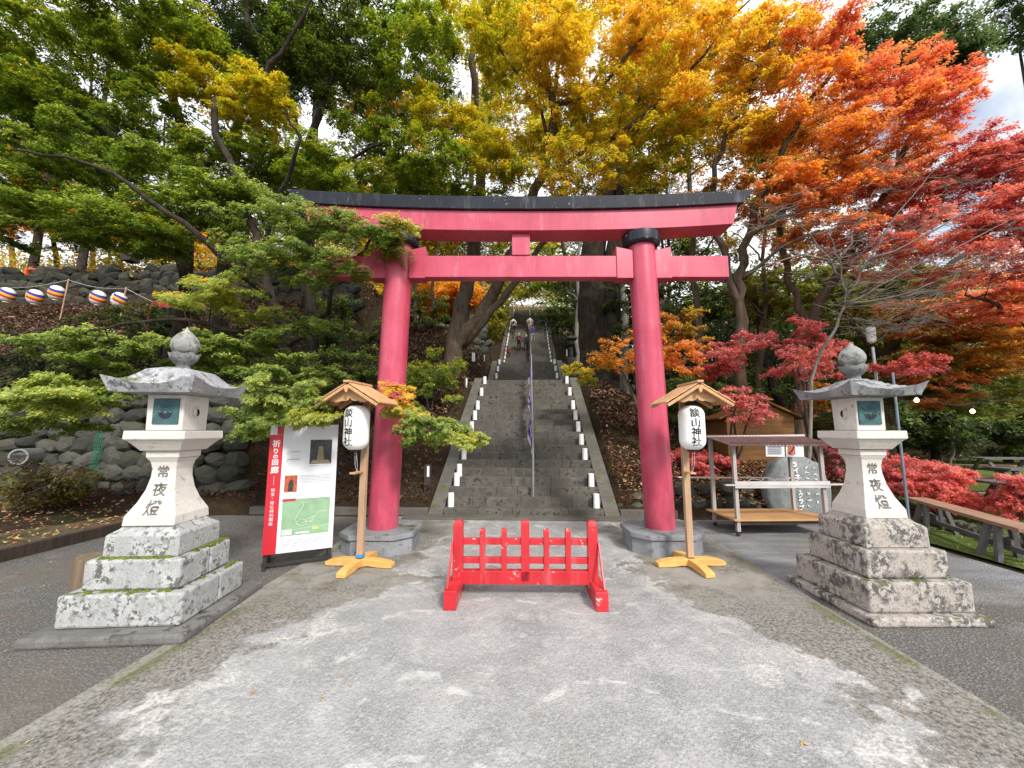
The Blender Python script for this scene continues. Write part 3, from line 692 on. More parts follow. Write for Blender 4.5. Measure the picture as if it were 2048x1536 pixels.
MB().bar((-.16, -.02, .745), (W_+.62, -.02, .75), .02, .06, (0, 1, 0)).build('shelf_rail', 'grey_wood_x', ck, bevel=.002)
MB().box(-.02, W_+.0, -.045, -.031, .70, .80).build('shelf_rail', 'grey_wood_x', ck, bevel=.002)
MB().bar((-.55, D_-.05, .78), (W_+.1, D_-.05, .765), .02, .05, (0, 1, 0)).build('shelf_rail', 'grey_wood_x', ck, bevel=.002)
MB().bar((-.25, D_-.10, 1.44), (W_+.18, D_-.10, 1.47), .05, .03).build('roof_beam', 'grey_wood_x', ck)
MB().bar((-.02, .0, 1.345), (W_, .0, 1.345), .03, .05).build('roof_beam', 'dark_wood', ck)
n = 60; vs = []
for i in range(n+1):
    x = -.12+(W_+.24)*i/n; dz = .006*math.cos(i*math.pi)
    vs += [(x, -.16, 1.33+dz), (x, D_+.02, 1.475+dz)]
rf = MB().add(vs, [(2*i, 2*i+2, 2*i+3, 2*i+1) for i in range(n)]).build('sheet_roof', 'rust_roof', ck)
sm = rf.modifiers.new('s', 'SOLIDIFY'); sm.thickness = .006
for x0, x1 in ((.42, .70), (.725, .99)):
    pn = MB().add([(x0, -.13, 1.17), (x1, -.13, 1.165), (x1-.01, -.15, 1.335), (x0-.01, -.15, 1.335)], [(0, 1, 2, 3)]).build('notice', 'sign_white', ck)
    q_ = MB()
    if x0 < .5:
        for k in range(4):
            x = x0+.02
            while x < x1-.05: q_.box(x, x+.016, -.1555, -.154, 1.31-k*.03-.008, 1.31-k*.03+.008); x += .021
        q_.build('small_print', 'ink_grey', pn)
    else:
        q_.box(x0+.02, x0+.12, -.1555, -.154, 1.20, 1.325); q_.build('print', 'photo_red', pn)
        MB().bar((x0+.03, -.158, 1.21), (x0+.11, -.158, 1.31), .02, .002, (0, 1, 0)).build('print', 'ink', pn)
for k in range(5):
    x = .2+.2*k; MB().tube([(x, .0, .80), (x+.08, .02, .83+.02*(k % 2)), (x+.2, -.02, .81)], .006, 5).build('twine', 'grey_wood', ck)

# ------------------------------------------------------------------ rocks
def rockmesh(seed, sub=2, sx=1, sy=1, sz=1, am=.28, box=.0):
    bm = bmesh.new(); bmesh.ops.create_icosphere(bm, subdivisions=sub, radius=1)
    for v in bm.verts:
        p = v.co.copy(); k = 1+am*nzv(p, 1.1, seed*7.3)+am*.4*nzv(p, 3, seed*3.1)
        m_ = max(abs(p.x), abs(p.y), abs(p.z)); q = p*((1-box)+box/m_)
        v.co = Vector((q.x*sx, q.y*sy, q.z*sz))*k
    me = bpy.data.meshes.new('rock'); bm.to_mesh(me); bm.free(); return me
def put(name, me, mat, loc, rot, sc, parent=None, smooth=False):
    if not me.materials: me.materials.append(M[mat])
    if smooth: me.polygons.foreach_set('use_smooth', [True]*len(me.polygons))
    o = bpy.data.objects.new(name, me); COL.objects.link(o); o.location = loc; o.rotation_euler = rot; o.scale = sc; o.parent = parent
    return o
RK = [rockmesh(i, 2, am=.24, box=.5) for i in range(8)]; RD = [rockmesh(40+i, 2, am=.26, box=.5) for i in range(8)]; RB = [rockmesh(20+i, 2, am=.30, box=.4) for i in range(6)]
# low rock edging behind the rack
rw = thing('rock_edging', 'low row of rough grey rocks along the foot of the right bank behind the rack', 'rock wall', (0, 0, 0))
for x, z, s_, sh in ((1.75, .06, .13, 1.2), (2.0, .10, .17, 1.4), (2.35, .12, .18, 1.5), (2.75, .13, .20, 1.3), (3.15, .14, .19, 1.3), (3.5, .16, .2, 1.2), (3.85, .16, .21, 1.3), (4.2, .15, .2, 1.2),
                  (2.55, .36, .16, 1.4), (2.95, .38, .17, 1.5), (3.35, .42, .18, 1.6), (3.8, .45, .17, 1.5), (2.1, .28, .11, 1.4), (4.15, .40, .15, 1.3), (4.55, .12, .17, 1.2), (5.0, .1, .16, 1.2)):
    put('rock', RB[random.randrange(6)], 'rubble', (x, 7.72+random.uniform(-.05, .05)+z*.35, z), (random.uniform(-.4, .4), random.uniform(-.3, .3), random.uniform(0, 6)), (s_*sh, s_*.8, s_*random.uniform(.75, 1)), rw, False)
# carved boulder
mo = rockmesh(3, 4, 1, 1, 1, .10, .35)
for v in mo.vertices:
    z = v.co.z; k = 1.0-.20*max(0, z); v.co.x *= k; v.co.y = v.co.y*.55
    if v.co.y < 0: v.co.y = v.co.y*.55-.12*(1 if abs(v.co.x) < .8 else .6)
mc_ = put('carved_boulder', mo, 'monument', (at(1592, 980, 7.6).x, 7.60, .50), (R_(-4), R_(3), R_(8)), (.62, .55, .60), None, True)
tag(mc_, 'large rounded grey boulder with white carved writing behind the rack', 'stone monument')
def on_rock(x, z):
    best = min((v for v in mo.vertices if v.co.y < 0 and abs(v.co.x-x) < .3), key=lambda v: (v.co.x-x)**2+(v.co.z-z)**2); return best.co.y-.035
lt = MB()
for i, ch in enumerate('ライオンズクラブ'): lettering(lt, ch, .17, -.28+.012*i, .70-i*.178, lambda x, zz: on_rock(x, zz), .006)
random.seed(5)
for cx_ in (.05, .34):                        # worn brush strokes, not readable
    z = .62
    while z > -.55:
        for q in range(2):
            a_ = random.uniform(-1, 1); x = cx_+random.uniform(-.04, .04); l_ = random.uniform(.02, .05)
            lt.bar((x-l_*math.cos(a_), on_rock(x, z), z-l_*math.sin(a_)), (x+l_*math.cos(a_), on_rock(x, z), z+l_*math.sin(a_)), .016, .01, (0, 1, 0))
        z -= random.uniform(.14, .24)
lt.build('lettering', 'white_ink', mc_)
# ------------------------------------------------------------------ hut
hy = 9.7; hx = at(1500, 900, hy).x; hz0 = 0.75
ht = thing('wooden_hut', 'small orange brown timber hut with gabled roof behind the rack', 'hut', (hx, hy, hz0))
for i in range(9): MB().box(-.75, .75, -.5, -.47+.004*(i % 2), i*.125, i*.125+.12).build('wall_board', 'hut_wood', ht)
MB().box(-.745, .745, -.46, .6, 0, 1.12).build('wall', 'hut_wood', ht)
MB().add([(-.75, -.49, 1.125), (.75, -.49, 1.125), (0, -.49, 1.48), (-.75, .6, 1.125), (.75, .6, 1.125), (0, .6, 1.48)], [(0, 1, 2), (5, 4, 3), (0, 3, 4, 1)]).build('gable', 'hut_wood', ht)
for s in (-1, 1): MB().add([(0, -.6, 1.50), (0, .7, 1.50), (s*.95, .7, 1.05), (s*.95, -.6, 1.05), (0, -.6, 1.55), (0, .7, 1.55), (s*.95, .7, 1.09), (s*.95, -.6, 1.09)], [(0, 1, 2, 3), (7, 6, 5, 4), (0, 3, 7, 4), (1, 5, 6, 2), (3, 2, 6, 7), (0, 4, 5, 1)]).build('roof', 'hut_wood', ht)

# ------------------------------------------------------------------ benches and tables on the right
def bench(a, b, zt, label, w_=.28, legs=((.18,), (.80,)), cat='bench', name='plank_bench', gp='brown plank benches along the lawn'):
    a = Vector(a); b = Vector(b); d = b-a; L_ = d.length; rz = math.atan2(d.y, d.x)
    t = thing(name, label, cat, (a.x, a.y, 0), rz, gp)
    MB().box(0, L_, -w_/2, w_/2, zt-.045, zt).build('seat', 'bench_top', t, bevel=.004)
    for (u,) in legs:
        for q in (-.07, .07):
            for s in (-1, 1): MB().bar((u*L_+q, s*(w_/2-.04), zt-.046), (u*L_+q*2.2, s*(w_/2+.03), .0), .07, .05).build('leg', 'bench_leg', t, bevel=.003)
        MB().bar((u*L_-.1, 0, zt*.5), (u*L_+.1, 0, zt*.5), .03, .06).build('brace', 'bench_leg', t)
    MB().bar((.1, 0, zt*.35), (L_-.1, 0, zt*.35), .04, .06).build('stretcher', 'bench_leg', t)
    return t
bench(at(1838, 1048, 6.9)*1, at(2075, 1092, 4.75)*1, .46, 'long low brown plank bench in front of the stone border, nearest of the benches')
def ptable(x, y, rz, label, L_=1.7):
    t = thing('picnic_table', label, 'picnic table', (x, y, 0), rz, 'weathered picnic tables on the lawn')
    for k in range(4): MB().box(-L_/2, L_/2, -.30+k*.155, -.30+k*.155+.145, .66, .70).build('top_board', 'bench_leg', t)
    for s in (-1, 1):
        MB().box(-L_/2, L_/2, s*.62-.12, s*.62+.12, .38, .42).build('seat', 'bench_top', t)
        for e in (-1, 1): MB().bar((e*L_*.36, s*.10, .66), (e*L_*.36, s*.55, .0), .09, .05).build('leg', 'bench_leg', t)
    for e in (-1, 1): MB().box(e*L_*.36-.03, e*L_*.36+.03, -.66, .66, .30, .37).build('brace', 'bench_leg', t)
ptable(8.55, 7.0, R_(-8), 'grey weathered picnic table between the two red shrubs')
ptable(11.6, 9.6, R_(-5), 'farther grey picnic table on the lawn behind the first one')
ptable(15.0, 13.2, R_(-5), 'farthest brown picnic table out on the lawn')
# stones bordering the lawn
bs = thing('lawn_border', 'line of small pale stones edging the lawn behind the low bench', 'stone border', (0, 0, 0))
a, b = at(1850, 1075, 7.2), at(2090, 1105, 5.3)
for i in range(26):
    t_ = i/25; p = a.lerp(b, t_); s_ = random.uniform(.07, .12)
    o = put('stone', RK[i % 8], 'rubble', (p.x+random.uniform(-.04, .04), p.y+random.uniform(-.04, .04), .05), (random.random(), random.random(), random.random()*6), (s_*1.3, s_, s_*.9), bs)
# leaning blue pipe and bulbs
pb, pt_ = at(1818, 1040, 5.3), at(1785, 745, 5.3)
pb = pb+(pb-pt_)*(pb.z/(pt_.z-pb.z)); 
o = MB().tube([pb, pb.lerp(pt_, .5), pt_], .015, 12).build('pipe_pole', 'blue_pipe', smooth=True, auto=50); tag(o, 'thin blue grey steel pipe leaning behind the right stone lantern', 'pole')
bm_ = bpy.data.materials.new('bulb_glow'); bm_.use_nodes = True; e_ = bm_.node_tree.nodes['Principled BSDF']; e_.inputs['Emission Color'].default_value = (1, .72, .40, 1); e_.inputs['Emission Strength'].default_value = 7; M['bulb'] = bm_
for x, y, D, lb in ((1833, 800, 6.2, 'lit bare bulb hanging beside the right stone lantern roof'), (1945, 822, 6.6, 'lit bare bulb hanging further right over the lawn')):
    p = at(x, y, D); t = thing('light_bulb', lb, 'light bulb', tuple(p), 0, 'bare bulbs strung over the lawn')
    MB().lathe([(-.035, .004), (-.028, .022), (-.005, .030), (.018, .020), (.03, .013)], 16).build('bulb', 'bulb', t, smooth=True)
    MB().lathe([(.03, .015), (.075, .016), (.085, .006)], 12).build('socket', 'black', t)
p1, p2, p3, p4 = at(1785, 760, 5.3), at(1833, 786, 6.2), at(1945, 806, 6.6), at(2120, 760, 6.8)
cw = MB()
for a, b in ((p1, p2), (p2, p3), (p3, p4)): cw.tube([a.lerp(b, q/6)-Vector((0, 0, .10*math.sin(math.pi*q/6))) for q in range(7)], .006, 5)
o = cw.build('cable', 'black'); tag(o, 'thin black cable carrying the bare bulbs from the blue pipe', 'cable')

# ------------------------------------------------------------------ step lamps
ordn = ['lowest', 'second', 'third', 'fourth', 'fifth', 'sixth', 'seventh', 'eighth', 'ninth', 'tenth', 'eleventh', 'twelfth', 'thirteenth', 'fourteenth']
def step_lamp(x, y, z, label):
    t = thing('paper_step_lamp', label, 'paper lamp', (x, y, z), random.uniform(-.2, .2), 'white paper lamps along the stair edges')
    MB().loft([[(r*math.cos(a), r*math.sin(a), zz) for a in [2*math.pi*j/10 for j in range(10)]] for zz, r in ((.0, .058), (.25, .055))]).build('shade', 'paper', t, bevel=.004)
    MB().box(-.065, -.02, .058, .068, .0, .22).build('backing', 'dark_metal', t)
    return t
for s, sn in ((-1, 'left'), (1, 'right')):
    k = 0
    for i in (0, 2, 3, 5, 7, 9, 11, 13, 16, 19):
        y0, z0, n, tr, ri = FL[0]
        if s == 1 and i == 3: continue
        off = -.07 if s < 0 else .07
        step_lamp(SX+s*1.33, y0+i*tr+.14, z0+(i+1)*ri+.004, f'white paper lamp at the {sn} edge of the lower stairs, {ordn[min(k,9)] if k < 10 else "last"} one going up'); k += 1
    for k, i in enumerate((0, 3, 6, 9)):
        y0, z0, n, tr, ri = FL[1]; step_lamp(SX+s*1.33, y0+i*tr+.14, z0+(i+1)*ri+.004, f'white paper lamp at the {sn} edge of the short middle flight, {ordn[k]} one going up')
    for k, i in enumerate(range(5, 43, 3)):
        y0, z0, n, tr, ri = FL[2]; w3 = 'just beside the people' if 9 < i < 28 else ('below the people' if i < 10 else 'above the people')
        step_lamp(SX+s*1.66, y0+i*tr+.13, z0+(i+1)*ri+.004, f'{ordn[k]} small paper lamp up the {sn} edge of the upper stairs, {w3}')
    for k, i in enumerate(range(8, 27, 4)):
        y0, z0, n, tr, ri = FL[3]; step_lamp(SX+s*1.66, y0+i*tr+.13, z0+(i+1)*ri+.004, f'{ordn[k]} tiny paper lamp up the {sn} edge of the topmost flight')
# ------------------------------------------------------------------ handrail with banners
hr = thing('handrail', 'steel handrail running up the middle of the stairs', 'handrail', (0, 0, 0))
HX = .06
def rz_(y): return float(sp(y))+.90
for y in (7.62, 9.4, 11.2, 12.8, 16.4, 18.8, 25.4, 29, 33, 36, 39, 44):
    MB().tube([(HX, y, sp(y)-.02), (HX, y, rz_(y)-.02)], .021, 10).build('post', 'steel', hr, smooth=True, auto=50)
for ya, yb in ((7.62, 12.95), (12.95, 16), (16, 19), (19, 25), (25, 36.1), (38, 45)):
    MB().tube([(HX, ya, rz_(ya)), (HX, yb, rz_(yb))], .022, 10).build('rail', 'steel', hr, smooth=True, auto=50)
def banner(y0, y1, hgt, label, seed):
    t = thing('cloth_banner', label, 'banner', (HX, y0, 0), 0, 'purple and white shrine banners on the handrail')
    n = int((y1-y0)/.10); rnd = random.Random(seed); pur = MB(); wh = MB()
    m = 6; P = {}
    for i in range(n+1):
        y = (y1-y0)*i/n; sc = abs(math.sin(i*.22+seed))*.35+.65
        for j in range(m+1):
            u = j/m; x = -.03-.03*u+.05*math.sin(i*.45+seed)*u+.02*math.sin(i*1.3+j)*u
            P[i, j] = (x, y+.02*math.sin(j+i), rz_(y0+y)+.015-hgt*u*sc)
    for i in range(n):
        for j in range(m):
            v = mn.noise(Vector((i*.23+seed, j*.5, 0))); tgt = wh if (v > .02 or j == m-1 and i % 3) else pur
            tgt.add([P[i, j], P[i+1, j], P[i+1, j+1], P[i, j+1]], [(0, 1, 2, 3)])
    pur.build('cloth', 'cloth_purple', t, smooth=True); wh.build('pattern', 'cloth_white', t, smooth=True)
banner(8.3, 12.2, .50, 'nearer purple and white cloth banner draped along the lower handrail', 2.0)
banner(25.4, 36.0, .95, 'farther purple and white cloth banner hung along the upper handrail', 5.0)

# ------------------------------------------------------------------ rubble walls
def rubble(name, label, x0, x1, ybase, z0f, z1f, cw, rh, n_max, mat='rubble'):
    t = thing(name, label, 'stone wall', (0, 0, 0)); c = 0; row = 0; z = 0
    x = x0; pts = []
    nr = int((z1f(x0)-z0f(x0))/rh)+1
    for r in range(nr):
        x = x0+random.uniform(0, cw)
        while x < x1:
            w_ = cw*random.uniform(.65, 1.45); h_ = rh*random.uniform(.8, 1.3)
            z = z0f(x)+r*rh+random.uniform(-.05, .05)
            if z < z1f(x): pts.append((x+w_/2, z+rh/2, w_, h_))
            x += w_*.94
    random.shuffle(pts)
    for x, z, w_, h_ in pts[:n_max]:
        put('stone', (RK if mat == 'rubble' else RD)[random.randrange(8)], mat, (x, ybase+(z-z0f(x))*.12+random.uniform(-.05, .05), z), (random.uniform(-.3, .3), random.uniform(-.6, .6), random.uniform(-.4, .4)), (w_*.54, .20, h_*random.uniform(.5, .7)), t)
    return t
rubble('retaining_wall', 'dark rounded rubble stone wall behind the left stone lantern', -15.5, -6.2, 7.98, lambda x: .22, lambda x: 2.25, .44, .30, 290)
rubble('retaining_wall', 'upper rubble stone wall across the left hillside under the red fence', -26, -7.6, 15.7, lambda x: 6.7, lambda x: 8.5, .55, .36, 290, 'rubble_shaded')
t = rubble('retaining_wall', 'distant stone terrace wall to the left of the middle stairs', -9.5, -2.4, 19.7, lambda x: 5.6, lambda x: 7.0, .42, .30, 200)
# ------------------------------------------------------------------ things on the left hillside
D = 13.6
def festoon(p, q, sag, mb, n=10): mb.tube([p.lerp(q, i/n)-Vector((0, 0, sag*math.sin(math.pi*i/n))) for i in range(n+1)], .012, 4)
pA, pB, pC, pZ = at(137, 560, D), at(252, 577, D), at(325, 612, D), at(-60, 566, D)
for p, lb in ((pA, 'thin pale bamboo pole holding the striped lanterns, left of the two'), (pB, 'thin pale bamboo pole holding the striped lanterns, right of the two')):
    o = MB().tube([(p.x-.12, p.y, p.z-1.6), (p.x, p.y, p.z+.05)], .022, 7).build('bamboo_pole', 'post_wood'); tag(o, lb, 'pole')
mb = MB(); festoon(pZ, pA, .25, mb); festoon(pA, pB, .12, mb); festoon(pB, pC, .02, mb)
tag(mb.build('lantern_string', 'grey_wood'), 'thin string across the left bank carrying the striped lanterns', 'string')
stripe = NT('striped_paper'); spx = stripe.n('ShaderNodeSeparateXYZ'); stripe.l(stripe.co.outputs['Object'], spx.inputs[0])
arcv = stripe.math('ADD', spx.outputs[2], stripe.math('MULTIPLY', spx.outputs[0], .55)); Wt = (.70, .68, .64)
gt = lambda v, k: stripe.math('GREATER_THAN', v, k)
col = stripe.mix(gt(arcv, -.09), Wt, (.50, .03, .02)); col = stripe.mix(gt(arcv, .0), col, (.78, .38, .02))
col = stripe.mix(gt(arcv, .09), col, (.03, .03, .28)); col = stripe.mix(gt(arcv, .19), col, Wt)
col = stripe.mix(gt(spx.outputs[0], -.05), Wt, col); M['stripes'] = stripe.pri(col, .7)
for x, y, lb in ((14, 590, 'far left'), (70, 594, 'second from the left'), (113, 586, 'just left of the first pole'), (196, 596, 'between the two poles'), (238, 600, 'touching the second pole')):
    p = at(x, y, D); t = thing('paper_lantern', f'round striped paper lantern on the left bank, {lb}', 'paper lantern', tuple(p), R_(-5+random.uniform(-20, 20)), 'striped lanterns strung over the left bank')
    MB().lathe([(-.27, .10), (-.22, .17), (-.12, .225), (0, .24), (.12, .225), (.22, .17), (.27, .10)], 20).build('shade', 'stripes', t, smooth=True)
    MB().lathe([(.272, .09), (.30, .09)], 14).build('rim', 'ink', t); MB().lathe([(-.30, .09), (-.272, .09)], 14).build('rim', 'paper', t)
    l_ = MB()
    for k, ch in enumerate(('大', '神', '宮')[:3]):
        lettering(l_, '・', .14, -.11, .10-k*.12, lambda a, b: -math.sqrt(max(.001, .245**2-a*a)), .012)
    l_.build('mark', 'ink', t)
p = at(330, 632, 12.2); t = thing('draped_box', 'dark open box under a crimson cloth on the left bank', 'box', (p.x, p.y, p.z-.15))
MB().box(-.32, .32, -.2, .3, -.2, .42).build('box', 'black', t); MB().add([(-.36, -.24, .30), (-.22, -.24, .60), (.26, -.24, .58), (.36, -.24, .40), (.36, -.24, .36), (-.26, -.24, .36), (-.30, -.24, -.1), (-.42, -.24, -.12), (-.36, .3, .30), (-.22, .3, .60), (.26, .3, .58), (.36, .3, .40)],
    [(0, 1, 2, 3, 4, 5), (0, 5, 6, 7), (0, 8, 9, 1), (1, 9, 10, 2), (2, 10, 11, 3)]).build('cloth', 'cloth_red', t)
# red fence and small lanterns on the terrace
def rfence(x0, x1, Y, z, label):
    t = thing('red_fence', label, 'fence', (x0, Y, z)); L_ = x1-x0
    for zz in (.30, .62, .95): MB().box(0, L_, -.03, .03, zz, zz+.07).build('rail', 'rail_red', t)
    n = int(L_/1.3)
    for i in range(n+1): MB().box(i*L_/n-.05, i*L_/n+.05, -.05, .05, 0, 1.1).build('post', 'rail_red', t)
rfence(at(60, 500, 17.3).x, at(160, 500, 17.3).x, 17.3, 8.45, 'short vermilion fence on the upper terrace at far left')
rfence(at(600, 520, 19).x, at(720, 520, 19).x, 19, 7.0, 'vermilion fence seen through leaves left of the gate pillar')
def small_lantern(p, h, label, gp='small old stone lanterns along the hillside'):
    t = thing('garden_lantern', label, 'stone lantern', tuple(p), 0, gp); k = h/1.8
    MB().sq([(-.3, .26*k, .26*k), (.18*k, .24*k, .24*k)]).build('base', 'rubble', t, bevel=.02)
    MB().lathe([(.18*k, .10*k), (.9*k, .085*k)], 10).build('shaft', 'rubble', t)
    MB().sq([(.9*k, .12*k, .12*k), (.98*k, .22*k, .22*k), (1.05*k, .22*k, .22*k)]).build('platform', 'rubble', t)
    MB().sq([(1.052*k, .14*k, .14*k), (1.32*k, .14*k, .14*k)]).build('fire_box', 'rubble', t)
    MB().sq([(1.322*k, .33*k, .33*k), (1.37*k, .34*k, .34*k), (1.45*k, .2*k, .2*k), (1.56*k, .08*k, .08*k)]).build('roof', 'rubble', t)
    MB().lathe([(1.56*k, .07*k), (1.65*k, .09*k), (1.75*k, .05*k), (1.8*k, .005)], 10).build('finial', 'rubble', t)
p = at(262, 512, 17); small_lantern(p, 1.7, 'small dark stone lantern standing on the upper left terrace edge')
p = at(1143, 722, 17.5); small_lantern((p.x, p.y, p.z), 1.35, 'small stone lantern at the right side of the middle stairs')
p = at(945, 735, 17.8); small_lantern((p.x, p.y, p.z-.3), 1.2, 'small stone lantern at the left side of the middle stairs')
# dark garden light posts with a white slit
for x, y, D, lb in ((855, 972, 7.9, 'dark short post light on the left bank beside the lower stairs'), (1212, 880, 10.3, 'dark short post light on the right bank beside the stairs'), (1268, 900, 10.3, 'dark short post light behind the right gate pillar'),
                    (932, 792, 12.5, 'dark short post light on the left bank halfway up'), (1133, 725, 17.0, 'dark post light at the right of the landing'), (968, 735, 17.0, 'dark post light at the left of the landing'), (1118, 672, 28, 'dark post light on the right high up the stairs')):
    p = at(x, y, D); h_ = .42 if D < 12 else .6
    t = thing('post_light', lb, 'post light', (p.x, p.y, p.z), 0, 'dark post lights beside the stairs')
    MB().box(-.06, .06, -.06, .06, -.3, h_).build('post', 'dark_wood', t, bevel=.01); MB().box(.0, .045, -.068, -.062, h_*.45, h_*.95).build('lens', 'paper', t)
for x, y, D, lb in ((947, 716, 16.5, 'slim white paper lamp on a thin post left of the stairs'),):
    p = at(x, y, D); t = thing('post_lamp', lb, 'post lamp', (p.x, p.y, p.z))
    MB().box(-.06, .06, -.06, .06, -.16, .22).build('shade', 'paper', t, bevel=.01); MB().box(-.02, .02, -.02, .02, -1.2, -.162).build('post', 'dark_wood', t)
p = at(1742, 668, 9.5); t = thing('street_lamp', 'grey white cylindrical lamp head on a post behind the right stone lantern', 'street lamp', (p.x, p.y, 0))
MB().lathe([(p.z-.22, .04), (p.z-.18, .085), (p.z+.14, .095), (p.z+.17, .05)], 18).build('lamp_head', 'paper', t, smooth=True, auto=40); MB().lathe([(0, .04), (p.z-.32, .035)], 12).build('post', 'steel', t)
# drain pipe in the wall
p = at(58, 912, 7.7); o = MB().lathe([(-.2, .16), (.25, .16), (.25, .13), (-.1, .13)], 20).build('drain_pipe', 'steel', None, loc=(p.x, p.y, p.z), smooth=True, auto=40); o.rotation_euler = (R_(90), 0, R_(20)); tag(o, 'short grey drain pipe end sticking out of the left stone wall', 'pipe')
netm = MB()
pa = [at(x, y, 7.6) for x, y in ((192, 860), (186, 905), (176, 945), (160, 985))]; pb_ = [at(x, y, 7.6) for x, y in ((206, 860), (203, 905), (192, 945), (172, 985))]
for i in range(len(pa)-1):
    for k in range(5):
        netm.bar(pa[i].lerp(pb_[i], k/4), pa[i+1].lerp(pb_[i+1], k/4), .008, .008)
    for k in range(6): netm.bar(pa[i].lerp(pa[i+1], k/6), pb_[i].lerp(pb_[i+1], k/6), .008, .008)
M['net'] = simple('net', (.01, .16, .09), .7); tag(netm.build('green_net', 'net'), 'narrow strip of green netting hanging on the left stone wall', 'net')
# fence and roofs at the top of the stairs
t = thing('balustrade', 'pale brown slatted balustrade closing the top of the stairs', 'balustrade', (SX-2.2, 46.5, 15.7))
for zz in (.25, 1.0): MB().box(0, 4.6, -.04, .04, zz, zz+.09).build('rail', 'new_wood', t)
for i in range(24): MB().box(i*.2-.03, i*.2+.03, -.03, .03, .1, 1.0).build('baluster', 'new_wood', t)
t = thing('shrine_building', 'low shrine building with grey roof beyond the top of the stairs', 'building', (SX, 56, 15.7))
MB().box(-7, 7, 0, 6, 0, 2.6).build('wall', 'sign_white', t)
MB().loft([[(-8.5, -2, 2.5), (8.5, -2, 2.5), (8.5, 8, 2.5), (-8.5, 8, 2.5)], [(-8.4, -1.9, 2.75), (8.4, -1.9, 2.75), (8.4, 7.9, 2.75), (-8.4, 7.9, 2.75)], [(-6, 2.4, 4.8), (6, 2.4, 4.8), (6, 3.6, 4.8), (-6, 3.6, 4.8)]]).build('roof', 'plinth', t)
for i in range(8): MB().box(-6.9+i*1.97-.1, -6.9+i*1.97+.1, -.15, .0, 0, 2.6).build('column', 'rail_red', t)
p = at(1098, 628, 36); t = thing('red_lantern', 'small red lantern on a post at the top right of the stairs', 'lantern', tuple(p))
MB().lathe([(-.5, .12), (-.35, .24), (.35, .24), (.5, .12)], 14).build('shade', 'rail_red', t, smooth=True); MB().box(-.04, .04, -.04, .04, -2.2, -.5).build('post', 'dark_wood', t)

# ------------------------------------------------------------------ people on the stairs
def person(loc, rz, h, top, legs, hair, label, lean=.2, stride=.16, bag=None, arms=.03):
    t = thing('person', label, 'person', loc, rz, 'visitors climbing the stairs')
    k = h/1.7; hip = .88*k; sh = 1.40*k
    fy = lambda z: lean*(max(0, z-hip)/(h-hip))**1.2*.9          # leans forward (towards local +y)
    V = [(0, 0, hip)]; E = []; Rr = [.13]
    def add(p, r, par): V.append(p); Rr.append(r); E.append((par, len(V)-1)); return len(V)-1
    w1 = add((0, fy(1.1*k), 1.1*k), .13, 0); c1 = add((0, fy(1.3*k), 1.30*k), .155, w1); n1 = add((0, fy(sh)+.02, sh+.05*k), .06, c1)
    hd = add((0, fy(1.58*k)+.03, 1.58*k), .09, n1); add((0, fy(h)+.03, h-.06), .08, hd)
    for s in (-1, 1):
        a = add((s*.10*k, 0, hip-.08), .095, 0); st_ = s*stride
        kn = add((s*.10*k, st_*.7+.05, .48*k+(.10 if s > 0 else 0)), .065, a); an = add((s*.10*k, st_, .07+(.13 if s > 0 else 0)), .042, kn); add((s*.10*k, st_+.13, .035+(.13 if s > 0 else 0)), .04, an)
        s1 = add((s*.165*k, fy(sh)-.01, sh-.05), .058, c1); el = add((s*(.25+arms)*k, fy(1.12*k)-.03, 1.12*k), .048, s1); wr = add((s*(.22+arms)*k, fy(.95*k)+.10, .90*k), .036, el); add((s*(.21+arms)*k, fy(.9*k)+.13, .83*k), .034, wr)
    me = bpy.data.meshes.new('body'); me.from_pydata([tuple(v) for v in V], E, []); me.update()
    o = bpy.data.objects.new('body', me); COL.objects.link(o)
    m = o.modifiers.new('skin', 'SKIN'); m.use_smooth_shade = True
    for i, v in enumerate(me.skin_vertices[0].data): v.radius = (Rr[i]*k, Rr[i]*k*.85); v.use_root = (i == 0)
    o.modifiers.new('s', 'SUBSURF').render_levels = 1
    dg = bpy.context.evaluated_depsgraph_get(); m2 = bpy.data.meshes.new_from_object(o.evaluated_get(dg)); bpy.data.objects.remove(o)
    for q in (legs, top, 'skin'): m2.materials.append(M[q])
    for p in m2.polygons:
        c = p.center; p.material_index = 2 if (c.z > sh+.06*k or (c.z < .875*k and abs(c.x) > (.27+.3*arms)*k and c.z > .7*k)) else (1 if c.z > hip-.02 else 0); p.use_smooth = True
    b = bpy.data.objects.new('body', m2); COL.objects.link(b); b.parent = t
    hh = (0, fy(1.6*k)+.015, 1.60*k)
    MB().lathe([(-.09*k, .085*k), (-.03*k, .108*k), (.04*k, .105*k), (.10*k, .065*k), (.118*k, .01)], 14).build('hair', hair, t, loc=hh, smooth=True)
    if bag: MB().sq([(0, .08, .05), (.04, .10, .06), (.20, .09, .06), (.24, .05, .04)]).build('backpack', bag, t, loc=(0, fy(1.1*k)-.18, 1.0*k), bevel=.02)
def on_stair(px_, D):                       # feet at the height of the step under them
    p = at(px_, 700, D); y0, z0, n, tr, ri = FL[2]; i = int((D-y0)/tr); return (p.x, y0+i*tr+.12, z0+(i+1)*ri)
person(on_stair(1038, 29.2), R_(6), 1.52, 'black', 'black', 'hair_grey', 'grey haired person in black coat with a red bag climbing at left of a pair', .25, .16, 'coat_red')
person(on_stair(1052, 29.3), R_(-4), 1.42, 'black', 'black', 'hair_grey', 'shorter grey haired person in black climbing beside the one with a red bag', .28)
person(on_stair(1066, 31.0), R_(-8), 1.60, 'navy', 'beige', 'hair_dark', 'person in navy top and pale trousers climbing next to the handrail', .25)
person(on_stair(1027, 33.2), R_(8), 1.62, 'coat_white', 'black', 'hair_dark', 'person in white coat with dark bag climbing near the left lamps', .15, .15, 'black')
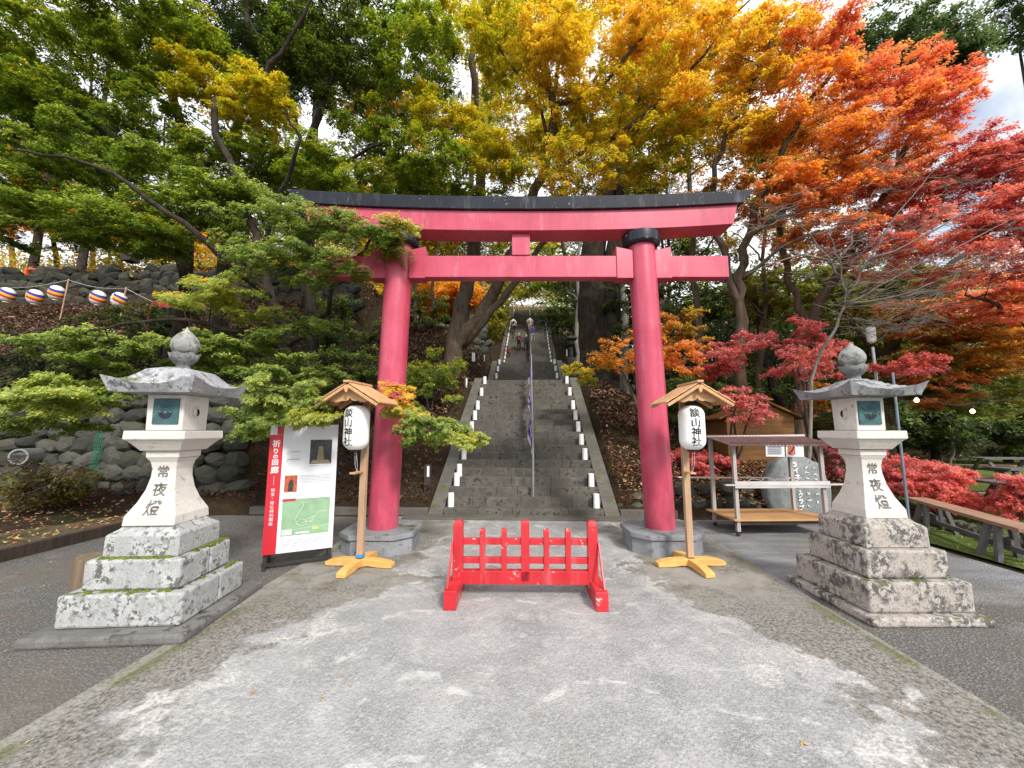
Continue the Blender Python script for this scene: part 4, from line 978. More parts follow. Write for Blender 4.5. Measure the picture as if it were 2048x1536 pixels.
person(on_stair(1060, 33.4), R_(0), 1.62, 'coat_white', 'beige', 'hair_dark', 'person in cream coat climbing higher up beside the banner', .15, .15, 'beige')
person(on_stair(1017, 28.2), R_(150), .85, 'coat_red', 'black', 'hair_dark', 'small child in a red coat by the left lamps of the stairs', .2, .06)

# ================================================================== trees and leaves
PAL = dict(
 green=[(.10, .17, .020), (.155, .235, .028), (.24, .32, .05)],
 pale=[(.28, .35, .06), (.39, .46, .09), (.52, .54, .13)],
 ygreen=[(.26, .29, .02), (.38, .38, .025), (.55, .47, .03)],
 yellow=[(.74, .52, .03), (.78, .46, .03), (.62, .50, .03)],
 gold=[(.78, .56, .06), (.80, .48, .06), (.66, .54, .06)],
 orange=[(.84, .38, .06), (.82, .30, .07), (.80, .44, .06)],
 redor=[(.78, .28, .17), (.76, .24, .19), (.80, .37, .15)],
 red=[(.76, .18, .14), (.80, .27, .22), (.70, .13, .12)],
 crimson=[(.54, .11, .14), (.68, .21, .24), (.44, .08, .10)],
 pink=[(.76, .27, .30), (.82, .36, .37), (.66, .17, .20)],
 dark=[(.022, .036, .009), (.038, .055, .013), (.06, .08, .018)],
 conifer=[(.022, .045, .020), (.035, .065, .025), (.055, .085, .035)],
 grey_green=[(.10, .15, .08), (.14, .19, .09), (.07, .11, .055)],
 olive=[(.11, .13, .02), (.17, .16, .025), (.26, .19, .03)],
 oliveor=[(.28, .20, .03), (.48, .22, .03), (.16, .16, .03), (.58, .16, .04)],
 litter2=[(.13, .055, .04), (.20, .10, .06), (.06, .035, .025), (.10, .05, .035), (.26, .17, .10)],
 brown=[(.06, .032, .02), (.10, .05, .03), (.16, .075, .035), (.045, .026, .018)],
 fallen=[(.45, .10, .05), (.50, .30, .10), (.30, .18, .10), (.55, .42, .2)],
)
def star(k):
    """flat maple leaf of k lobes: verts (u, v) and quads"""
    vs = [(0, 0)]; fs = []
    A = {5: (-130, -62, 0, 62, 130), 3: (-75, 0, 75)}[k]; Ln = {5: (.55, .85, 1.0, .85, .55), 3: (.85, 1.0, .85)}[k]
    for a, l in zip(A, Ln):
        o = len(vs)
        wd = 17 if k == 5 else 26
        for q, r in ((-wd, .50*l), (0, l), (wd, .50*l)):
            an = R_(a+q); vs.append((math.cos(an)*r, math.sin(an)*r))
        fs.append((0, o, o+1, o+2))
    return np.array(vs, float), fs
TRI = (np.array([(-.52, -.30), (-.44, .40), (.86, .04)]), [(0, 1, 2)])
KITE = (np.array([(-.6, 0), (.05, -.42), (.75, 0), (.05, .42)]), [(0, 1, 2, 3)])
BLADE = (np.array([(-.9, 0), (.1, -.16), (1.0, 0), (.1, .16)]), [(0, 1, 2, 3)])
TEMPL = {'s5': star(3), 's3': star(3), 'k': TRI, 'q': KITE, 'b': BLADE}
STAT = {'tris': 0, 'leaves': 0}
def leaf_mesh(name, P, S, N, Cc, templ, parent=None, mat='leaf', smooth_=False):
    T, FS = TEMPL[templ]; n = len(P); k = len(T)
    N = N/np.linalg.norm(N, axis=1, keepdims=True)
    r = RNG.normal(size=(n, 3)); t = r-N*(r*N).sum(1, keepdims=True); t /= np.linalg.norm(t, axis=1, keepdims=True); b = np.cross(N, t)
    rad = np.sqrt((T**2).sum(1)); droop = -.22*rad**2+.0
    V = P[:, None]+S[:, None, None]*(T[None, :, 0, None]*t[:, None]+T[None, :, 1, None]*b[:, None]+droop[None, :, None]*N[:, None])
    F = np.array(FS)[None]+np.arange(n)[:, None, None]*k
    me = bpy.data.meshes.new(name); nf = n*len(FS)
    me.vertices.add(n*k); me.vertices.foreach_set('co', V.astype(np.float32).ravel())
    nl = len(FS[0]); me.loops.add(nf*nl); me.loops.foreach_set('vertex_index', F.astype(np.int32).ravel())
    me.polygons.add(nf); me.polygons.foreach_set('loop_start', np.arange(nf, dtype=np.int32)*nl)
    try: me.polygons.foreach_set('loop_total', np.full(nf, nl, dtype=np.int32))
    except Exception: pass
    at_ = me.color_attributes.new('leaf', 'FLOAT_COLOR', 'POINT')
    cc = np.ones((n, k, 4), np.float32); cc[:, :, :3] = Cc[:, None]; at_.data.foreach_set('color', cc.ravel())
    me.update(calc_edges=True); me.materials.append(M[mat])
    o = bpy.data.objects.new(name, me); COL.objects.link(o); o.parent = parent
    STAT['tris'] += nf*(nl-2); STAT['leaves'] += n
    return o
def colours(pal, n, wmix=None, jit=.16):
    p = np.array(PAL[pal]); i = RNG.integers(0, len(p), n); j = RNG.integers(0, len(p), n); f = RNG.random((n, 1))
    c = p[i]*(1-f)+p[j]*f
    if wmix is not None: c = c*(1-wmix)+p[np.full(n, RNG.integers(0, len(p)))]*wmix
    return np.clip(c*(1+RNG.normal(size=(n, 1))*jit)*(1+RNG.normal(size=(n, 3))*.05), .004, .95)
def pad_leaves(c, R, n, s, pal, flat=.16, tilt=None, topal=None, face=0.0):
    """one layered spray of leaves: twigs fan out in a nearly level disc that droops to its rim"""
    nt_ = max(5, int(6+R*8)); az = RNG.random(nt_)*2*np.pi; ln_ = R*(.55+.5*RNG.random(nt_))
    k = RNG.integers(0, nt_, n); u = np.sqrt(RNG.random(n)); r = ln_[k]*u
    a = az[k]+RNG.normal(size=n)*.20
    x = r*np.cos(a); y = r*np.sin(a)
    zt_ = (RNG.normal(size=nt_)*.5)*flat*R
    z = zt_[k]-(r/R)**2*R*.22+RNG.normal(size=n)*flat*R*.35
    if tilt is None: tilt = RNG.normal(size=2)*.16
    z = z+x*tilt[0]+y*tilt[1]
    P = np.stack([x, y, z], 1)+np.array(c)
    N = np.stack([RNG.normal(size=n)*.42+x/R*.3, RNG.normal(size=n)*.42+y/R*.3-.3-face, np.ones(n)], 1)
    Cc = colours(pal, n, .35)
    if topal:                                        # most upper leaves of the spray take the top palette
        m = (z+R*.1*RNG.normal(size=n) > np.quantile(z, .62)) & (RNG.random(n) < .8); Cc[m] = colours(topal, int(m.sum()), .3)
    return P, s*(.65+.6*RNG.random(n)), N, Cc
KD, KN = 2.0, 2.15
class Tree:
    def __init__(s, name, label, cat, bark_, group=None):
        s.t = thing(name, label, cat, (0, 0, 0), 0, group); s.bark = bark_; s.nodes = []; s.mb = MB(); s.leaves = {}; s.base = None
    def limb(s, pts, r0, r1, n=8, wob=.04, sub=4):
        """curved limb through the points, r0 -> r1"""
        pts = [Vector(p) for p in pts]; out = []
        for i in range(len(pts)-1):
            p0 = pts[max(i-1, 0)]; p1 = pts[i]; p2 = pts[i+1]; p3 = pts[min(i+2, len(pts)-1)]
            for q in range(sub):
                t = q/sub; out.append(.5*((2*p1)+(p2-p0)*t+(2*p0-5*p1+4*p2-p3)*t*t+(3*p1-p0-3*p2+p3)*t**3))
        out.append(pts[-1]); L_ = len(out)-1; rs = [r0+(r1-r0)*(i/L_)**.85 for i in range(L_+1)]
        for i in range(1, L_):
            out[i] = out[i]+Vector((random.gauss(0, 1), random.gauss(0, 1), random.gauss(0, .5)))*min(wob, rs[i]*.8+.012)
        s.mb.tube(out, rs, n); s.nodes += [(p, r) for p, r in zip(out, rs)]
        if s.base is None: s.base = out[0].copy()
        return out
    def attach(s, c, rmax=.06):
        c = Vector(c)
        best = min(s.nodes, key=lambda q: (q[0]-c).length*(1.0 if q[0].z < c.z+.1 else 1.6)+.15*(q[1] < .012))
        p, r = best; L_ = (c-p).length
        if L_ < .08: return
        r0 = min(r*.72, rmax, .008+.012*L_); k = max(3, min(9, int(L_/.22)))
        md = p.lerp(c, .5)+Vector((random.gauss(0, .06), random.gauss(0, .06), abs(random.gauss(.08, .06))))*L_
        out = []
        for i in range(k+1):
            t = i/k; q = p*(1-t)**2+md*2*t*(1-t)+c*t*t
            if 0 < i < k: q = q+Vector((random.gauss(0, 1), random.gauss(0, 1), random.gauss(0, 1)))*L_*.018
            out.append(q)
        rs = [r0+(max(.0035, r0*.3)-r0)*i/k for i in range(k+1)]
        s.mb.tube(out, rs, 5 if r0 > .015 else 4, False); s.nodes += list(zip(out, rs))[1:]
    def twigs(s, c, R, n=5):
        c = Vector(c)
        for i in range(n):
            a = random.uniform(0, 6.28); l_ = R*random.uniform(.5, .95); e = c+Vector((math.cos(a)*l_, math.sin(a)*l_, -.12*l_))
            m = c.lerp(e, .5)+Vector((random.gauss(0, .05), random.gauss(0, .05), .05))*l_
            s.mb.tube([c, m, e], [.0065, .0045, .0025], 3, False)
    def pads(s, blobs, templ='s3', leaf=.05, R=.45, dens=1.0, flat=.16, twig=3, depth=.7, attach=True, face=.0):
        """blobs: (x, y, D, rx, ry, n, palette, top palette) - crown volumes measured in the photo, built at their distance"""
        L_ = []
        if templ == 's3': templ = 'k'; leaf *= 1.0
        if templ != 's5': dens *= KD
        for b in blobs:
            x, y, D, rx, ry, n, pal = b[:7]; n = int(n*(KN if templ != 's5' else 1.35)+.5); top = b[7] if len(b) > 7 else None
            c = at(x, y, D); wx = rx*D/F; wz = ry*D/F; wy = min(wx, 2.2)*depth
            for i in range(n):
                while True:
                    u = [random.uniform(-1, 1) for _ in range(3)]
                    if sum(q*q for q in u) <= 1: break
                p = c+rt*(u[0]*wx)+Vector((0, 1, 0))*(u[1]*wy)+Vector((0, 0, 1))*(u[2]*wz)
                g_ = hz(p.x, p.y)+.12
                if p.z < g_: p.z = g_+random.random()*.2
                if p.y < 1.6: continue
                L_.append((p, R*random.uniform(.65, 1.25), pal, top))
        if s.nodes and attach: L_.sort(key=lambda q: min((q[0]-m[0]).length for m in s.nodes[:60]))
        acc = []
        for p, R1, pal, top in L_:
            if attach and s.nodes: s.attach(p)
            if twig: s.twigs(p, R1, twig)
            n = int(dens*1.1*math.pi*R1*R1/(.42*leaf*leaf)*.55)
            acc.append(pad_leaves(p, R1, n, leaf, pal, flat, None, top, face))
        if acc: s.leaves.setdefault(templ, []).append([np.concatenate(q) for q in zip(*acc)])
    def done(s):
        b = s.base or Vector((0, 0, 0)); s.t.location = b
        if s.mb.v:
            s.mb.v = [(v[0]-b.x, v[1]-b.y, v[2]-b.z) for v in s.mb.v]; s.mb.build('trunk', s.bark, s.t, smooth=True)
        for k, A in s.leaves.items():
            P, S, N, Cc = [np.concatenate(q) for q in zip(*A)]
            leaf_mesh('crown', P-np.array(b), S, N, Cc, k, s.t)
def gpt(x, y, D, dz=-.15):             # foot of a trunk: on the slope
    p = at(x, y, D); return Vector((p.x, p.y, hz(p.x, p.y)+dz))
random.seed(21)
A_ = at
# --- 1 near green maple hanging in front of the left pillar, the board and the left lantern
T = Tree('maple_tree', 'spreading green maple whose lower boughs hang over the information board and left pillar', 'tree', 'bark_dark')
T.limb([gpt(612, 930, 7.3), A_(600, 800, 7.2), A_(575, 690, 7.0), A_(540, 600, 6.8), A_(520, 500, 6.6), A_(470, 360, 6.4), A_(430, 200, 6.3)], .15, .05, 9)
T.limb([A_(575, 690, 7.0), A_(640, 640, 6.4), A_(690, 560, 5.9), A_(740, 480, 5.4), A_(800, 440, 5.0)], .06, .012, 7)
T.limb([A_(590, 760, 7.1), A_(560, 700, 6.2), A_(480, 660, 5.6), A_(330, 640, 5.2), A_(180, 660, 4.9)], .07, .012, 7)
T.limb([A_(600, 800, 7.2), A_(680, 790, 6.2), A_(780, 800, 5.2), A_(880, 850, 4.9), A_(950, 878, 4.8)], .05, .008, 7)
T.limb([A_(590, 780, 7.1), A_(560, 790, 6.0), A_(570, 800, 4.9), A_(620, 830, 4.3)], .05, .008, 7)
T.limb([A_(540, 600, 6.8), A_(450, 520, 6.0), A_(330, 420, 5.6), A_(180, 330, 5.3), A_(20, 300, 5.2)], .08, .012, 7)
T.limb([A_(520, 500, 6.6), A_(560, 380, 6.0), A_(600, 280, 5.6), A_(560, 220, 5.3)], .06, .01, 7)
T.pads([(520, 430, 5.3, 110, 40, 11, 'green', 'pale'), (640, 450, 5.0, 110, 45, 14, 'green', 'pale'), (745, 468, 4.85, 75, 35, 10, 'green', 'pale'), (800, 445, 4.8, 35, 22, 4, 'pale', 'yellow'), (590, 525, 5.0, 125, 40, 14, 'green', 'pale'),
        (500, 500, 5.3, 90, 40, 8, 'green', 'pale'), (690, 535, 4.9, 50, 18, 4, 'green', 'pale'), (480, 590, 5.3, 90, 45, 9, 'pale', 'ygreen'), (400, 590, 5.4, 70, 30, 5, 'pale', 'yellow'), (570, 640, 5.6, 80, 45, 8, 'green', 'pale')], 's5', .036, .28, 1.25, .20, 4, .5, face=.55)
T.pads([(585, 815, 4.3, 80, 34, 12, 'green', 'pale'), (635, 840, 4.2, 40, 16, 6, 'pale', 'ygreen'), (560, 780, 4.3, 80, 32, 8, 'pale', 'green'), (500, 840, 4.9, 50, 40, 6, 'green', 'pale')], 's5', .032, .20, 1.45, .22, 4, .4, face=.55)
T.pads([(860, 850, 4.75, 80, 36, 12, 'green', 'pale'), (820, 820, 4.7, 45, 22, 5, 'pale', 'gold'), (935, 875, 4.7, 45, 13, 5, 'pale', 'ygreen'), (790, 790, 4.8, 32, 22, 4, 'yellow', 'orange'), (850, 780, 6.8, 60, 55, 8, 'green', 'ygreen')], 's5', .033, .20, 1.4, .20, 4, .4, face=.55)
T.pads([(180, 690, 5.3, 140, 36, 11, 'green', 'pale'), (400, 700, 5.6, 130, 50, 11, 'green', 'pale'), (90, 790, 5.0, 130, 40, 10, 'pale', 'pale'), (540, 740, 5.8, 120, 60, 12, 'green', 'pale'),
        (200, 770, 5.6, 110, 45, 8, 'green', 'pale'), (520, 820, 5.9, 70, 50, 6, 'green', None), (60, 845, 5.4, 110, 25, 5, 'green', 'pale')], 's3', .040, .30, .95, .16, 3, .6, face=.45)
T.done()
# --- 2 high layered green maple filling the upper left
T = Tree('maple_tree', 'tall dark green maple with yellow tipped sprays filling the upper left', 'tree', 'bark_dark')
T.limb([gpt(330, 900, 8.6), A_(350, 700, 8.4), A_(380, 480, 8.0), A_(360, 250, 7.4), A_(300, 60, 7.0), A_(250, -120, 6.6)], .17, .05, 9)
T.limb([A_(370, 560, 8.1), A_(250, 330, 7.2), A_(120, 180, 6.5), A_(-60, 60, 6.2)], .09, .02, 7)
T.limb([A_(370, 400, 7.8), A_(480, 240, 7.0), A_(560, 100, 6.6), A_(640, -20, 6.4)], .08, .02, 7)
T.limb([A_(375, 520, 8.1), A_(200, 450, 7.2), A_(60, 420, 6.8), A_(-80, 420, 6.6)], .07, .015, 7)
T.pads([(100, 90, 6.2, 200, 110, 26, 'green', 'ygreen'), (330, 60, 6.4, 160, 90, 20, 'green', 'ygreen'), (60, 250, 6.3, 130, 90, 14, 'green', None), (280, 210, 6.6, 90, 60, 8, 'green', 'ygreen'), (380, 150, 6.5, 60, 60, 7, 'ygreen', 'yellow'),
        (500, 200, 6.6, 100, 55, 11, 'ygreen', 'yellow'), (480, 300, 6.8, 130, 50, 12, 'green', 'ygreen'), (250, 340, 6.6, 200, 45, 18, 'green', 'pale'), (110, 430, 6.4, 170, 40, 14, 'green', 'pale'), (330, 430, 6.6, 130, 45, 12, 'green', 'pale'),
        (620, 330, 7.0, 90, 50, 8, 'green', 'ygreen'), (30, 160, 5.5, 70, 60, 6, 'green', 'ygreen'), (60, 350, 6.2, 140, 50, 9, 'green', 'pale'), (430, 390, 6.4, 110, 45, 9, 'green', 'pale'), (200, 460, 6.3, 150, 30, 7, 'green', 'pale'), (60, 470, 6.2, 100, 25, 4, 'green', 'pale'), (340, 480, 6.3, 80, 30, 5, 'green', 'ygreen'), (200, -160, 6.4, 380, 90, 16, 'green')], 's3', .046, .42, .85, .16, 3, .7)
T.done()
T = Tree('maple_tree', 'dark green leafy tree with thin boughs at the top left of the gate', 'tree', 'bark_dark')
T.limb([gpt(640, 800, 10.0), A_(620, 560, 10), A_(600, 380, 9.8), A_(640, 220, 9.4), A_(700, 60, 9.0), A_(720, -80, 8.8)], .16, .05, 9)
T.limb([A_(605, 380, 9.8), A_(690, 330, 9.4), A_(760, 290, 9.0), A_(830, 260, 8.8)], .06, .02, 7)
T.limb([A_(610, 300, 9.7), A_(560, 160, 9.2), A_(500, 40, 8.8)], .06, .02, 7)
T.pads([(680, 90, 8.8, 150, 100, 22, 'dark', 'green'), (830, 110, 9.0, 110, 110, 20, 'green', 'ygreen'), (760, 250, 9.4, 80, 60, 7, 'green', 'ygreen'), (880, 230, 9.2, 70, 60, 9, 'ygreen', 'yellow'), (560, 120, 9, 90, 90, 8, 'dark', 'green'),
        (700, 360, 9.5, 110, 50, 12, 'green', 'ygreen'), (860, 330, 9.2, 100, 55, 14, 'green', 'ygreen'), (960, 300, 9.4, 70, 60, 9, 'ygreen', 'gold'), (740, -130, 8.6, 240, 90, 10, 'green')], 's3', .055, .50, .8, .2, 3, .8)
T.done()
# --- tall cedars with straight dark trunks
def cedar(x, yb, D, r, h, label, blobs, lean=0, pal='conifer', leaf=.10, group='tall dark cedars on the slope'):
    T = Tree('cedar_tree', label, 'tree', 'bark_dark', group)
    b = gpt(x, yb, D); T.limb([b, b+Vector((lean*.3, 0, h*.3)), b+Vector((lean*.7, 0, h*.65)), b+Vector((lean, 0, h))], r, r*.25, 12, .01)
    T.pads(blobs, 'b', leaf, .75, .85, .35, 2, .9); T.done()
cedar(418, 880, 9.6, .21, 14, 'thick straight dark cedar trunk rising behind the left lantern', [(420, 40, 9.6, 140, 90, 10, 'conifer'), (560, 60, 10, 120, 80, 8, 'dark')])
cedar(470, 620, 14.0, .24, 16, 'cedar trunk just right of the thick one on the left slope', [(470, 130, 14, 120, 120, 10, 'conifer')], .4)
cedar(612, 640, 15.0, .24, 16, 'cedar trunk left of the gate top beam end', [(640, 120, 15, 140, 130, 14, 'dark')], -.3)
cedar(160, 560, 17.0, .20, 15, 'slim dark cedar trunk above the striped lanterns', [(160, 240, 17, 150, 90, 10, 'conifer')])
cedar(60, 560, 18.0, .22, 15, 'dark cedar trunk at the far left above the wall', [(60, 250, 18, 150, 90, 9, 'conifer')], .5)
cedar(940, 600, 24.0, .32, 20, 'grey straight trunk behind the middle of the gate beam', [(950, 180, 24, 130, 110, 10, 'dark')])
# the big forked cedar right of the stairs
T = Tree('cedar_tree', 'massive dark double trunk standing right of the middle stairs', 'tree', 'bark_dark')
T.limb([gpt(1200, 790, 14.6), A_(1192, 700, 14.6), A_(1185, 600, 14.6), A_(1190, 480, 14.8), A_(1240, 300, 15), A_(1290, 100, 15)], .75, .30, 16, .02)
T.limb([A_(1212, 760, 14.4), A_(1222, 640, 14.4), A_(1225, 520, 14.4), A_(1245, 380, 14.6), A_(1260, 150, 14.6)], .42, .22, 14, .02)
T.pads([(1260, 330, 14.5, 130, 60, 9, 'dark'), (1290, 200, 15, 150, 90, 10, 'conifer')], 'b', .11, .8, .8, .3, 2, .9); T.done()
# --- multi stemmed gold maple leaning over the stairs
T = Tree('maple_tree', 'large yellow and orange maple leaning from the left over the stairs', 'tree', 'bark_brown')
b = gpt(905, 730, 13.2); T.limb([b, A_(915, 660, 13), A_(935, 560, 12.8), A_(955, 470, 12.6), A_(960, 350, 12.2), A_(950, 200, 11.5), A_(940, 60, 11)], .34, .09, 12)
T.limb([A_(910, 700, 13.1), A_(955, 640, 12.7), A_(1000, 560, 12.2), A_(1040, 470, 11.6), A_(1070, 380, 11.0), A_(1100, 300, 10.4), A_(1105, 200, 9.8), A_(1075, 100, 9.3), A_(1050, -20, 9)], .25, .06, 11)
T.limb([A_(925, 690, 13.0), A_(985, 620, 12.4), A_(1045, 550, 11.8), A_(1100, 470, 11.2), A_(1180, 400, 10.4)], .17, .05, 10)
T.limb([A_(1095, 310, 10.5), A_(1110, 200, 10), A_(1120, 90, 9.6), A_(1135, -20, 9.2)], .09, .03, 8)
T.limb([A_(1098, 205, 9.9), A_(1180, 190, 9.4), A_(1250, 120, 9), A_(1310, 40, 8.6), A_(1360, -40, 8.4)], .075, .02, 8)
T.limb([A_(1075, 360, 10.9), A_(1200, 290, 10), A_(1330, 200, 9.4), A_(1430, 80, 9), A_(1500, 0, 8.8)], .08, .02, 8)
T.limb([A_(1095, 300, 10.5), A_(1080, 220, 10), A_(1010, 120, 9.5), A_(960, 30, 9.2)], .06, .02, 8)
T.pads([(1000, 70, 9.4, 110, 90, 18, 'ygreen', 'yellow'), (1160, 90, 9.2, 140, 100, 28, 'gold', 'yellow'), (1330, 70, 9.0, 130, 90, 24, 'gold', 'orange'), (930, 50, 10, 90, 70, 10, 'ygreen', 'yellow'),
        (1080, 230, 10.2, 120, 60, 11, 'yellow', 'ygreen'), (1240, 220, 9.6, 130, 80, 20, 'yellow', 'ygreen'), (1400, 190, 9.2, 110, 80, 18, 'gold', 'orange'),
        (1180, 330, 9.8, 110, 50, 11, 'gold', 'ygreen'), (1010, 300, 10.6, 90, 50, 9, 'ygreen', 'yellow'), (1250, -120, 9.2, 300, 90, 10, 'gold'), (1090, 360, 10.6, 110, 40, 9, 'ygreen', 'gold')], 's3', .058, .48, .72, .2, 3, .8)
T.pads([(1330, 300, 10, 110, 60, 13, 'ygreen', 'yellow'), (940, 390, 11.5, 130, 40, 12, 'green', 'ygreen'), (1150, 260, 11, 120, 60, 10, 'ygreen', 'gold'), (860, 420, 11.5, 120, 40, 10, 'green', 'ygreen')], 'k', .085, .5, .8, .2, 2, .8)
T.done()
# --- right hand maples
T = Tree('maple_tree', 'orange maple behind the right end of the gate beam', 'tree', 'bark_brown')
b = gpt(1470, 800, 9.8); T.limb([b, A_(1480, 680, 9.8), A_(1475, 580, 9.7), A_(1500, 470, 9.4), A_(1540, 350, 9.0), A_(1600, 230, 8.6), A_(1680, 130, 8.3)], .16, .04, 10)
T.limb([A_(1475, 620, 9.8), A_(1450, 520, 9.6), A_(1420, 420, 9.4), A_(1440, 300, 9.0), A_(1500, 180, 8.6), A_(1560, 40, 8.3)], .10, .03, 9)
T.limb([A_(1500, 470, 9.4), A_(1580, 400, 8.9), A_(1650, 340, 8.5), A_(1760, 280, 8.2)], .07, .02, 8)
T.limb([A_(1480, 560, 9.6), A_(1560, 500, 9.0), A_(1640, 460, 8.7)], .06, .02, 8)
T.pads([(1520, 110, 8.5, 110, 80, 20, 'gold', 'orange'), (1620, 80, 8.4, 90, 70, 14, 'redor', 'red'), (1600, 210, 8.6, 120, 70, 20, 'orange', 'redor'), (1500, 270, 8.9, 110, 60, 14, 'gold', 'oliveor'),
        (1640, 330, 8.6, 110, 55, 14, 'orange', 'redor'), (1560, 400, 9.0, 110, 45, 12, 'redor', 'oliveor'), (1480, 60, 8.6, 80, 60, 11, 'gold', 'orange'), (1440, 380, 9.6, 80, 45, 6, 'oliveor', 'orange')], 's3', .052, .42, .75, .18, 3, .8)
T.done()
T = Tree('maple_tree', 'red orange maple spreading over the right stone lantern', 'tree', 'bark_brown')
b = gpt(1590, 850, 10.2); T.limb([b, A_(1600, 720, 10.0), A_(1630, 640, 9.8), A_(1690, 520, 9.3), A_(1760, 400, 8.8), A_(1830, 260, 8.3)], .19, .05, 10)
T.limb([A_(1620, 660, 9.9), A_(1580, 560, 9.8), A_(1560, 450, 9.5), A_(1620, 340, 9.1), A_(1700, 230, 8.8)], .10, .03, 9)
T.limb([A_(1690, 520, 9.3), A_(1800, 470, 8.6), A_(1900, 440, 8.2), A_(2030, 430, 7.9)], .07, .02, 8)
T.pads([(1760, 170, 8.6, 100, 70, 16, 'redor', 'red'), (1780, 270, 8.4, 130, 60, 19, 'redor', 'orange'), (1860, 210, 8.3, 90, 60, 12, 'red', 'redor'), (1700, 380, 8.8, 120, 50, 14, 'redor', 'orange'),
        (1830, 380, 8.5, 120, 50, 13, 'red', 'oliveor'), (1650, 470, 9.0, 110, 40, 11, 'redor', 'oliveor'), (1740, 470, 8.9, 100, 40, 8, 'crimson', 'redor')], 's3', .050, .42, .75, .18, 3, .8)
T.done()
T = Tree('maple_tree', 'crimson maple at the right edge', 'tree', 'bark_brown')
b = gpt(2120, 900, 9.5); T.limb([b, A_(2110, 700, 9.2), A_(2080, 560, 8.8), A_(2030, 430, 8.4), A_(1980, 330, 8.1)], .17, .04, 9)
T.limb([A_(2110, 700, 9.2), A_(2020, 620, 8.6), A_(1930, 590, 8.2)], .07, .02, 8)
T.pads([(1980, 330, 8.0, 120, 60, 18, 'crimson', 'pink'), (2040, 430, 7.9, 110, 70, 16, 'crimson', 'red'), (1900, 370, 8.2, 80, 40, 8, 'crimson', 'pink'), (1960, 500, 8.1, 130, 55, 14, 'pink', 'red'), (2030, 580, 8.1, 110, 50, 12, 'red', 'redor'),
        (1950, 420, 8.3, 90, 40, 8, 'crimson', 'red'), (1800, 520, 8.6, 110, 45, 8, 'pink', 'redor'), (1900, 450, 8.0, 120, 45, 8, 'pink', 'red')], 's3', .048, .40, .78, .18, 3, .8)
T.done()
T = Tree('maple_tree', 'layered olive and orange maple over the lawn at right', 'tree', 'bark_brown')
b = gpt(1770, 880, 13.0); T.limb([b, A_(1775, 760, 12.6), A_(1800, 660, 12), A_(1860, 560, 11.4), A_(1940, 500, 11)], .22, .06, 9)
T.limb([A_(1785, 720, 12.4), A_(1880, 680, 11.4), A_(1990, 650, 10.8), A_(2080, 640, 10.6)], .09, .02, 8)
T.limb([A_(1780, 740, 12.5), A_(1700, 640, 12), A_(1640, 560, 11.8)], .10, .03, 8)
T.pads([(1900, 640, 11, 160, 45, 20, 'oliveor', 'redor'), (1990, 700, 10.8, 120, 45, 16, 'oliveor', 'orange'), (1830, 740, 11.4, 110, 45, 12, 'olive', 'oliveor'), (1960, 790, 11.5, 120, 40, 12, 'olive', 'green'), (1740, 590, 12, 120, 50, 11, 'olive', 'oliveor'),
        (1640, 560, 12, 110, 50, 8, 'olive', 'green'), (1880, 770, 11.2, 70, 30, 5, 'redor', 'orange'), (1980, 600, 10.8, 110, 45, 12, 'redor', 'red')], 'k', .075, .55, .85, .14, 2, .8)
T.done()
# --- the pale bare tree
T = Tree('bare_tree', 'leafless pale twiggy tree behind the right stone lantern', 'tree', 'bark_pale')
b = gpt(1600, 850, 7.6); mains = [
 [b, A_(1625, 760, 7.5), A_(1665, 670, 7.2), A_(1690, 610, 7.0)],
 [A_(1690, 610, 7.0), A_(1800, 590, 6.6), A_(1920, 545, 6.2), A_(2060, 500, 6.0)], [A_(1690, 610, 7.0), A_(1780, 560, 6.7), A_(1900, 500, 6.3), A_(2060, 420, 6.0)],
 [A_(1690, 610, 7.0), A_(1685, 550, 6.8), A_(1670, 490, 6.6), A_(1640, 440, 6.5)], [A_(1690, 600, 7.0), A_(1740, 520, 6.7), A_(1800, 420, 6.4), A_(1880, 330, 6.2)],
 [A_(1680, 530, 6.8), A_(1600, 510, 6.6), A_(1500, 545, 6.5)], [A_(1740, 520, 6.7), A_(1850, 470, 6.3), A_(2000, 380, 6.0)], [A_(1680, 520, 6.8), A_(1720, 440, 6.5), A_(1750, 380, 6.4)], [A_(1685, 560, 6.9), A_(1620, 470, 6.6), A_(1560, 430, 6.5)]]
random.seed(9)
for i, m in enumerate(mains): T.limb(m, .036 if i == 0 else .022, .020 if i == 0 else .004, 6, .02)
tips = [n_ for n_ in T.nodes if n_[1] < .024]
for q in range(900):
    p, r = random.choice(tips[-400:]); a = random.uniform(-1, 1)
    dirn = Vector((random.choice((-1, 1, 1))*random.uniform(.4, 1), random.uniform(-.6, .3), random.uniform(-.25, .35))).normalized(); l_ = random.uniform(.18, .55)
    pts = [p]; d = dirn.copy()
    for k in range(4): d = (d+Vector((random.gauss(0, .25), random.gauss(0, .2), random.gauss(0, .22)))).normalized(); pts.append(pts[-1]+d*l_/4)
    T.mb.tube(pts, [min(r*.6, .006), .0045, .0036, .0028, .002], 3, False)
    if q < 600: tips += [(pts[2], .004), (pts[4], .003)]
T.done()
